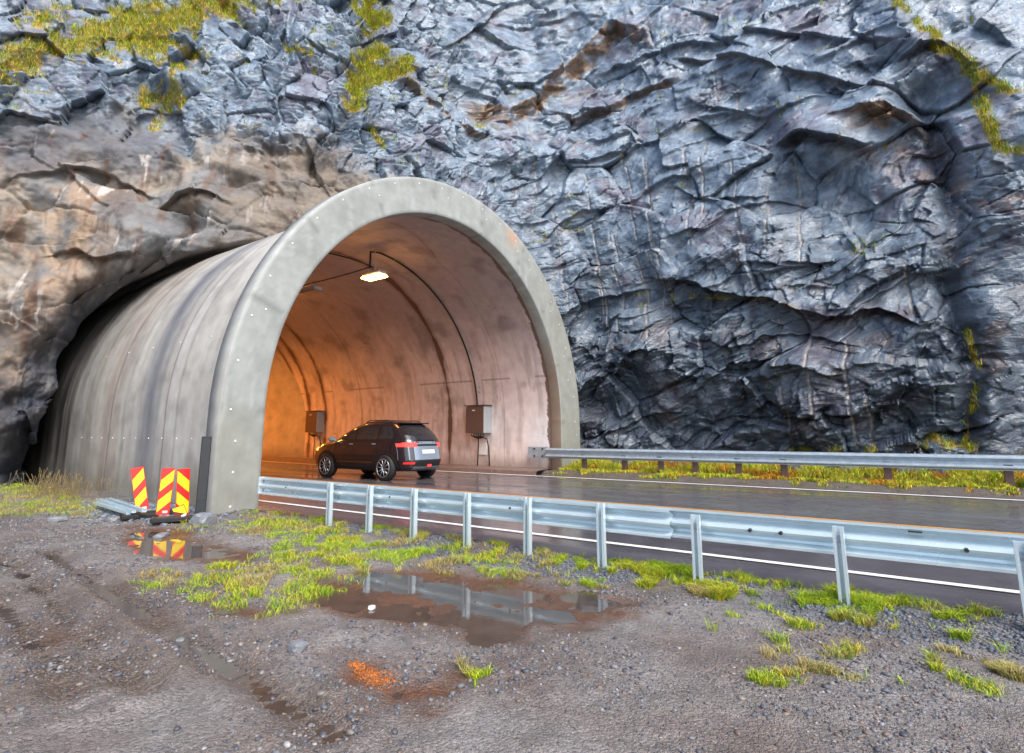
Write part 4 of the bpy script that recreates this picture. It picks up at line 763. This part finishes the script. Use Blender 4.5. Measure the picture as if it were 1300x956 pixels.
for i, (x1, y1, x2, y2, z_, lb) in enumerate(((120, 638, 163, 653, .05, 'front galvanised steel channel of the bundle lying left of the marker boards'), (124, 634, 170, 651, .08, 'second galvanised steel channel from the front of the bundle'), (131, 634, 176, 650, .06, 'third galvanised steel channel in the bundle by the barrel'), (137, 633, 183, 650, .10, 'rearmost galvanised steel channel lying against the barrel foot'))):
    a = np.array((*gp(x1, y1, z_), z_ - .02)); b = np.array((*gp(x2, y2, z_ - .03), z_ - .03)); d = b - a; l_ = np.linalg.norm(d); mb = MB(); w_2 = .055
    mb.box((0, 0, 0), (l_, w_2, .006)).box((0, w_2 / 2, .02), (l_ - .001, .005, .045)).box((0, -w_2 / 2, .02), (l_ - .001, .005, .045)); o = mb.build('steel_channel', M['galv']); o.location = (a + b) / 2
    o.rotation_euler = (0, -math.asin(d[2] / l_), atan2(d[1], d[0])); tag(o, lb, 'steel bar', 'galvanised steel channels lying by the barrel')
# dry weeds by the rock on the far left
def weeds():
    mb = MB(); cx_, cy_ = 4.5, 15.2
    for k_ in range(240):
        x = cx_ + random.gauss(0, .3); y = cy_ + random.gauss(0, .8); h = random.uniform(.12, .5); a = random.uniform(0, 6.28); r_ = random.uniform(.02, .16)
        z0 = float(ground_z(np.array([x]), np.array([y]))[0][0]); mb.tube([(x, y, z0), (x + r_ * .3 * cos(a), y + r_ * .3 * sin(a), z0 + h * .6), (x + r_ * cos(a), y + r_ * sin(a), z0 + h)], [.004, .003, .006], 4)
    return mb
o = weeds().build('dry_weeds', mat('dry_stalks', lin(124, 108, 72), .7, namp=.4)); tag(o, 'brown dead weed stalks beside the back of the barrel', 'weeds', kind='stuff')

# ------------------------------------------------------------------ car
def superw(u_, n_): return max(0., 1 - abs(u_) ** n_) ** (1 / n_)
class Car:
    # local: +Y forward, X to the right, Z up; rear bumper at y = 0
    K = [(.24, .16, 3.86, .80), (.34, .04, 3.98, .87), (.50, .0, 4.02, .90), (.66, .03, 3.98, .905), (.80, .06, 3.90, .90), (.92, .08, 3.70, .885), (1.0, .09, 3.30, .865), (1.06, .12, 3.02, .84), (1.2, .22, 2.80, .80), (1.38, .42, 2.42, .74), (1.48, .58, 2.12, .69), (1.55, .80, 1.92, .62), (1.59, 1.1, 1.65, .46)]
    NE = 4.2
    def lay(s, z):
        zz = [k_[0] for k_ in s.K]; g_ = lambda i: float(np.interp(z, zz, [k_[i] for k_ in s.K])); a, b, w = g_(1), g_(2), g_(3); return (a + b) / 2, (b - a) / 2, w
    def body(s):
        V = []; F = []; n_ = 96
        zs = sorted(set([k_[0] for k_ in s.K] + list(np.linspace(.24, 1.6, 40))))
        for z in zs:
            yc, a, w = s.lay(z)
            for k_ in range(n_):
                t_ = 2 * pi * k_ / n_; c_, s_ = cos(t_), sin(t_); e = 2 / s.NE; V.append((w * math.copysign(abs(s_) ** e, s_), yc + a * math.copysign(abs(c_) ** e, c_), z))
        for i in range(len(zs) - 1):
            for k_ in range(n_): j = (k_ + 1) % n_; F.append((i * n_ + k_, i * n_ + j, (i + 1) * n_ + j, (i + 1) * n_ + k_)[::-1])
        F.append(tuple(range(n_))); V.append((0, 1.3, 1.61)); b = (len(zs) - 1) * n_; c_ = len(V) - 1
        for k_ in range(n_): F.append((b + k_, c_, b + (k_ + 1) % n_))
        return V, F
    def side(s, sg, y, z, o=.006):
        yc, a, w = s.lay(z); return (sg * (w * superw(min(1, max(-1, (y - yc) / a)), s.NE) + o), y, z)
    def rear(s, x, z, o=.006):
        yc, a, w = s.lay(z); return (x, yc - a * superw(min(1, max(-1, x / w)), s.NE) - o, z)
    def front(s, x, z, o=.006):
        yc, a, w = s.lay(z); return (x, yc + a * superw(min(1, max(-1, x / w)), s.NE) + o, z)
    def patch(s, fn, z0, z1, lo_, hi_, nz=8, ny=10):
        V = []; F = []
        for i in range(nz + 1):
            z = z0 + (z1 - z0) * i / nz; a = lo_(z) if callable(lo_) else lo_; b = hi_(z) if callable(hi_) else hi_
            for k_ in range(ny + 1): V.append(fn(a + (b - a) * k_ / ny, z))
        for i in range(nz):
            for k_ in range(ny): a = i * (ny + 1) + k_; F.append((a, a + 1, a + ny + 2, a + ny + 1))
        return V, F
car = thing('parked_car', 'dark compact SUV with lit tail lights driving into the tunnel', 'car', (11.85, 11.32, 0.006), .02); car.name = 'car'
K = Car(); v, f = K.body(); MB().add(v, f).build('body', M['carpaint'], car, True)
yr, yf, wr = .80, 3.08, .32
def P_(name, m, *args, **kw): v, f = K.patch(*args, **kw); return MB().add(v, f).build(name, m, car, True)
for sg in (-1, 1):
    sf = lambda y, z, sg=sg: K.side(sg, y, z)
    A_ = lambda z: 2.92 - (z - 1.07) * 1.62; Rr = lambda z: .56 + (z - 1.07) * .5
    P_('window', M['glass'], sf, 1.07, 1.44, lambda z: 1.98, A_); P_('window', M['glass'], sf, 1.07, 1.44, lambda z: 1.12, lambda z: 1.92); P_('window', M['glass'], sf, 1.09, 1.42, Rr, lambda z: 1.06)
    P_('door_handle', M['cargrey'], lambda y, z, sg=sg: K.side(sg, y, z, .022), .93, .955, 1.98, 2.14); P_('door_handle', M['cargrey'], lambda y, z, sg=sg: K.side(sg, y, z, .022), .94, .965, 1.12, 1.28)
    P_('sill_cladding', M['black'], lambda y, z, sg=sg: K.side(sg, y, z, .012), .25, .40, 1.1, 2.8)
    for y in (1.07, 1.95): P_('door_gap', M['black'], lambda yy_, z, sg=sg: K.side(sg, yy_, z, .004), .42, 1.06, y, y + .012, ny=1)
    P_('door_gap', M['black'], lambda yy_, z, sg=sg: K.side(sg, yy_, z, .004), .42, 1.04, 2.72, 2.732, ny=1)
    P_('tail_light', M['redlight'], lambda y, z, sg=sg: K.side(sg, y, z, .010), .90, .99, .10, .34); P_('tail_light', M['redlight'], lambda x, z, sg=sg: K.rear(sg * x, z, .012), .88, .97, .42, .80)
    P_('headlight', M['amber'] if sg < 0 else M['lamp'], lambda y, z, sg=sg: K.side(sg, y, z, .010), .74, .84, 3.55, 3.82)
    MB().box((sg * .98, 2.78, 1.08), (.20, .12, .15), bev=.04).box((sg * .86, 2.80, 1.04), (.12, .05, .05)).build('mirror', M['cargrey'], car)
    MB().tube([(sg * .57, .85, 1.55), (sg * .575, .98, 1.595), (sg * .575, 1.7, 1.595), (sg * .57, 1.82, 1.55)], .014, 6).build('roof_rail', M['steel'], car, True)
    MB().tube([(sg * .895 , 0, 0), (sg * .905, 0, 0)], 0.01, 6)
    P_('reflector', M['reflector'], lambda x, z, sg=sg: K.rear(sg * x, z, .02), .43, .48, .52, .74)
P_('rear_window', M['glass'], lambda x, z: K.rear(x, z), 1.06, 1.46, lambda z: -.72 + (z - 1.06) * .25, lambda z: .72 - (z - 1.06) * .25)
P_('windscreen', M['glass'], lambda x, z: K.front(x, z), 1.08, 1.47, lambda z: -.70 + (z - 1.06) * .2, lambda z: .70 - (z - 1.06) * .2)
P_('tailgate', M['cargrey'], lambda x, z: K.rear(x, z, .005), .54, 1.02, -.80, .80); P_('bumper', M['black'], lambda x, z: K.rear(x, z, .014), .34, .54, -.84, .84)
P_('skid_plate', M['rim'], lambda x, z: K.rear(x, z, .028), .29, .36, -.55, .55)
P_('light_bar', M['black'], lambda x, z: K.rear(x, z, .009), .90, .95, -.42, .42); P_('number_plate', M['white'], lambda x, z: K.rear(x, z, .016), .70, .80, -.25, .25); P_('fog_light', M['redlight'], lambda x, z: K.rear(x, z, .034), .36, .41, -.08, .08)
MB().box((0, .60, 1.515), (1.10, .18, .03), bev=.01).build('spoiler', M['carpaint'], car)
def disc(mb, c, r, ax, n=28, th3=.01):
    mb.tube([(c[0] - ax * th3, c[1], c[2]), (c[0], c[1], c[2])], r, n)
def arch(sg, y):
    mb = MB(); n_ = 22; V = []; F = []
    for k_ in range(n_ + 1):
        a = -.15 + (pi + .3) * k_ / n_
        for r_ in (.365, .43): V.append(K.side(sg, y + r_ * cos(a), max(.25, wr + r_ * sin(a)), .020))
    for k_ in range(n_): b = 2 * k_; F.append((b, b + 1, b + 3, b + 2))
    mb.add(V, F); return mb.build('wheel_arch', M['black'], car)
def well(sg, y):
    V = [K.side(sg, y, wr, .010)]; n_ = 24; F = []
    for k_ in range(n_): a = 2 * pi * k_ / n_; V.append(K.side(sg, y + .375 * cos(a), max(.245, wr + .375 * sin(a)), .010))
    for k_ in range(n_): F.append((0, 1 + k_, 1 + (k_ + 1) % n_))
    return MB().add(V, F).build('wheel_well', M['black'], car)
for sg in (-1, 1):
    for y in (yr, yf):
        arch(sg, y); well(sg, y); wh = bpy.data.objects.new('wheel', None); COL.objects.link(wh); wh.parent = car; wh.location = (sg * .81, y, wr); wh.scale = (1, .93, 1)
        mb = MB(); n_ = 36; V = []; F = []; pr = [(-.11, .20), (-.115, .30), (-.09, .34), (0, .345), (.09, .34), (.115, .30), (.11, .20)]
        for k_ in range(n_):
            a = 2 * pi * k_ / n_
            for (px_, r_) in pr: V.append((px_, r_ * cos(a), r_ * sin(a)))
        for k_ in range(n_):
            for j in range(6): a = k_ * 7 + j; b = ((k_ + 1) % n_) * 7 + j; F.append((a, a + 1, b + 1, b))
        mb.add(V, F).build('tyre', M['tyre'], wh, True)
        rm_ = MB(); rm_.tube([(sg * .06, 0, 0), (sg * .10, 0, 0)], .05, 16)
        for k_ in range(10):
            a = 2 * pi * k_ / 10 + .1; c_, s_ = cos(a), sin(a); p0 = (sg * .095, .03 * c_, .03 * s_); p1 = (sg * .108, .235 * c_, .235 * s_); rm_.tube([p0, p1], [.020, .014], 5)
        ringp = [(sg * .108, .238 * cos(2 * pi * k_ / 32), .238 * sin(2 * pi * k_ / 32)) for k_ in range(33)]; rm_.tube(ringp, .014, 6, False); rm_.build('rim', M['rim'], wh, True)
        MB().tube([(sg * .04, 0, 0), (sg * .05, 0, 0)], .235, 28).build('brake_disc', M['black'], wh)
car.scale = (1, 1.1, 1.04)
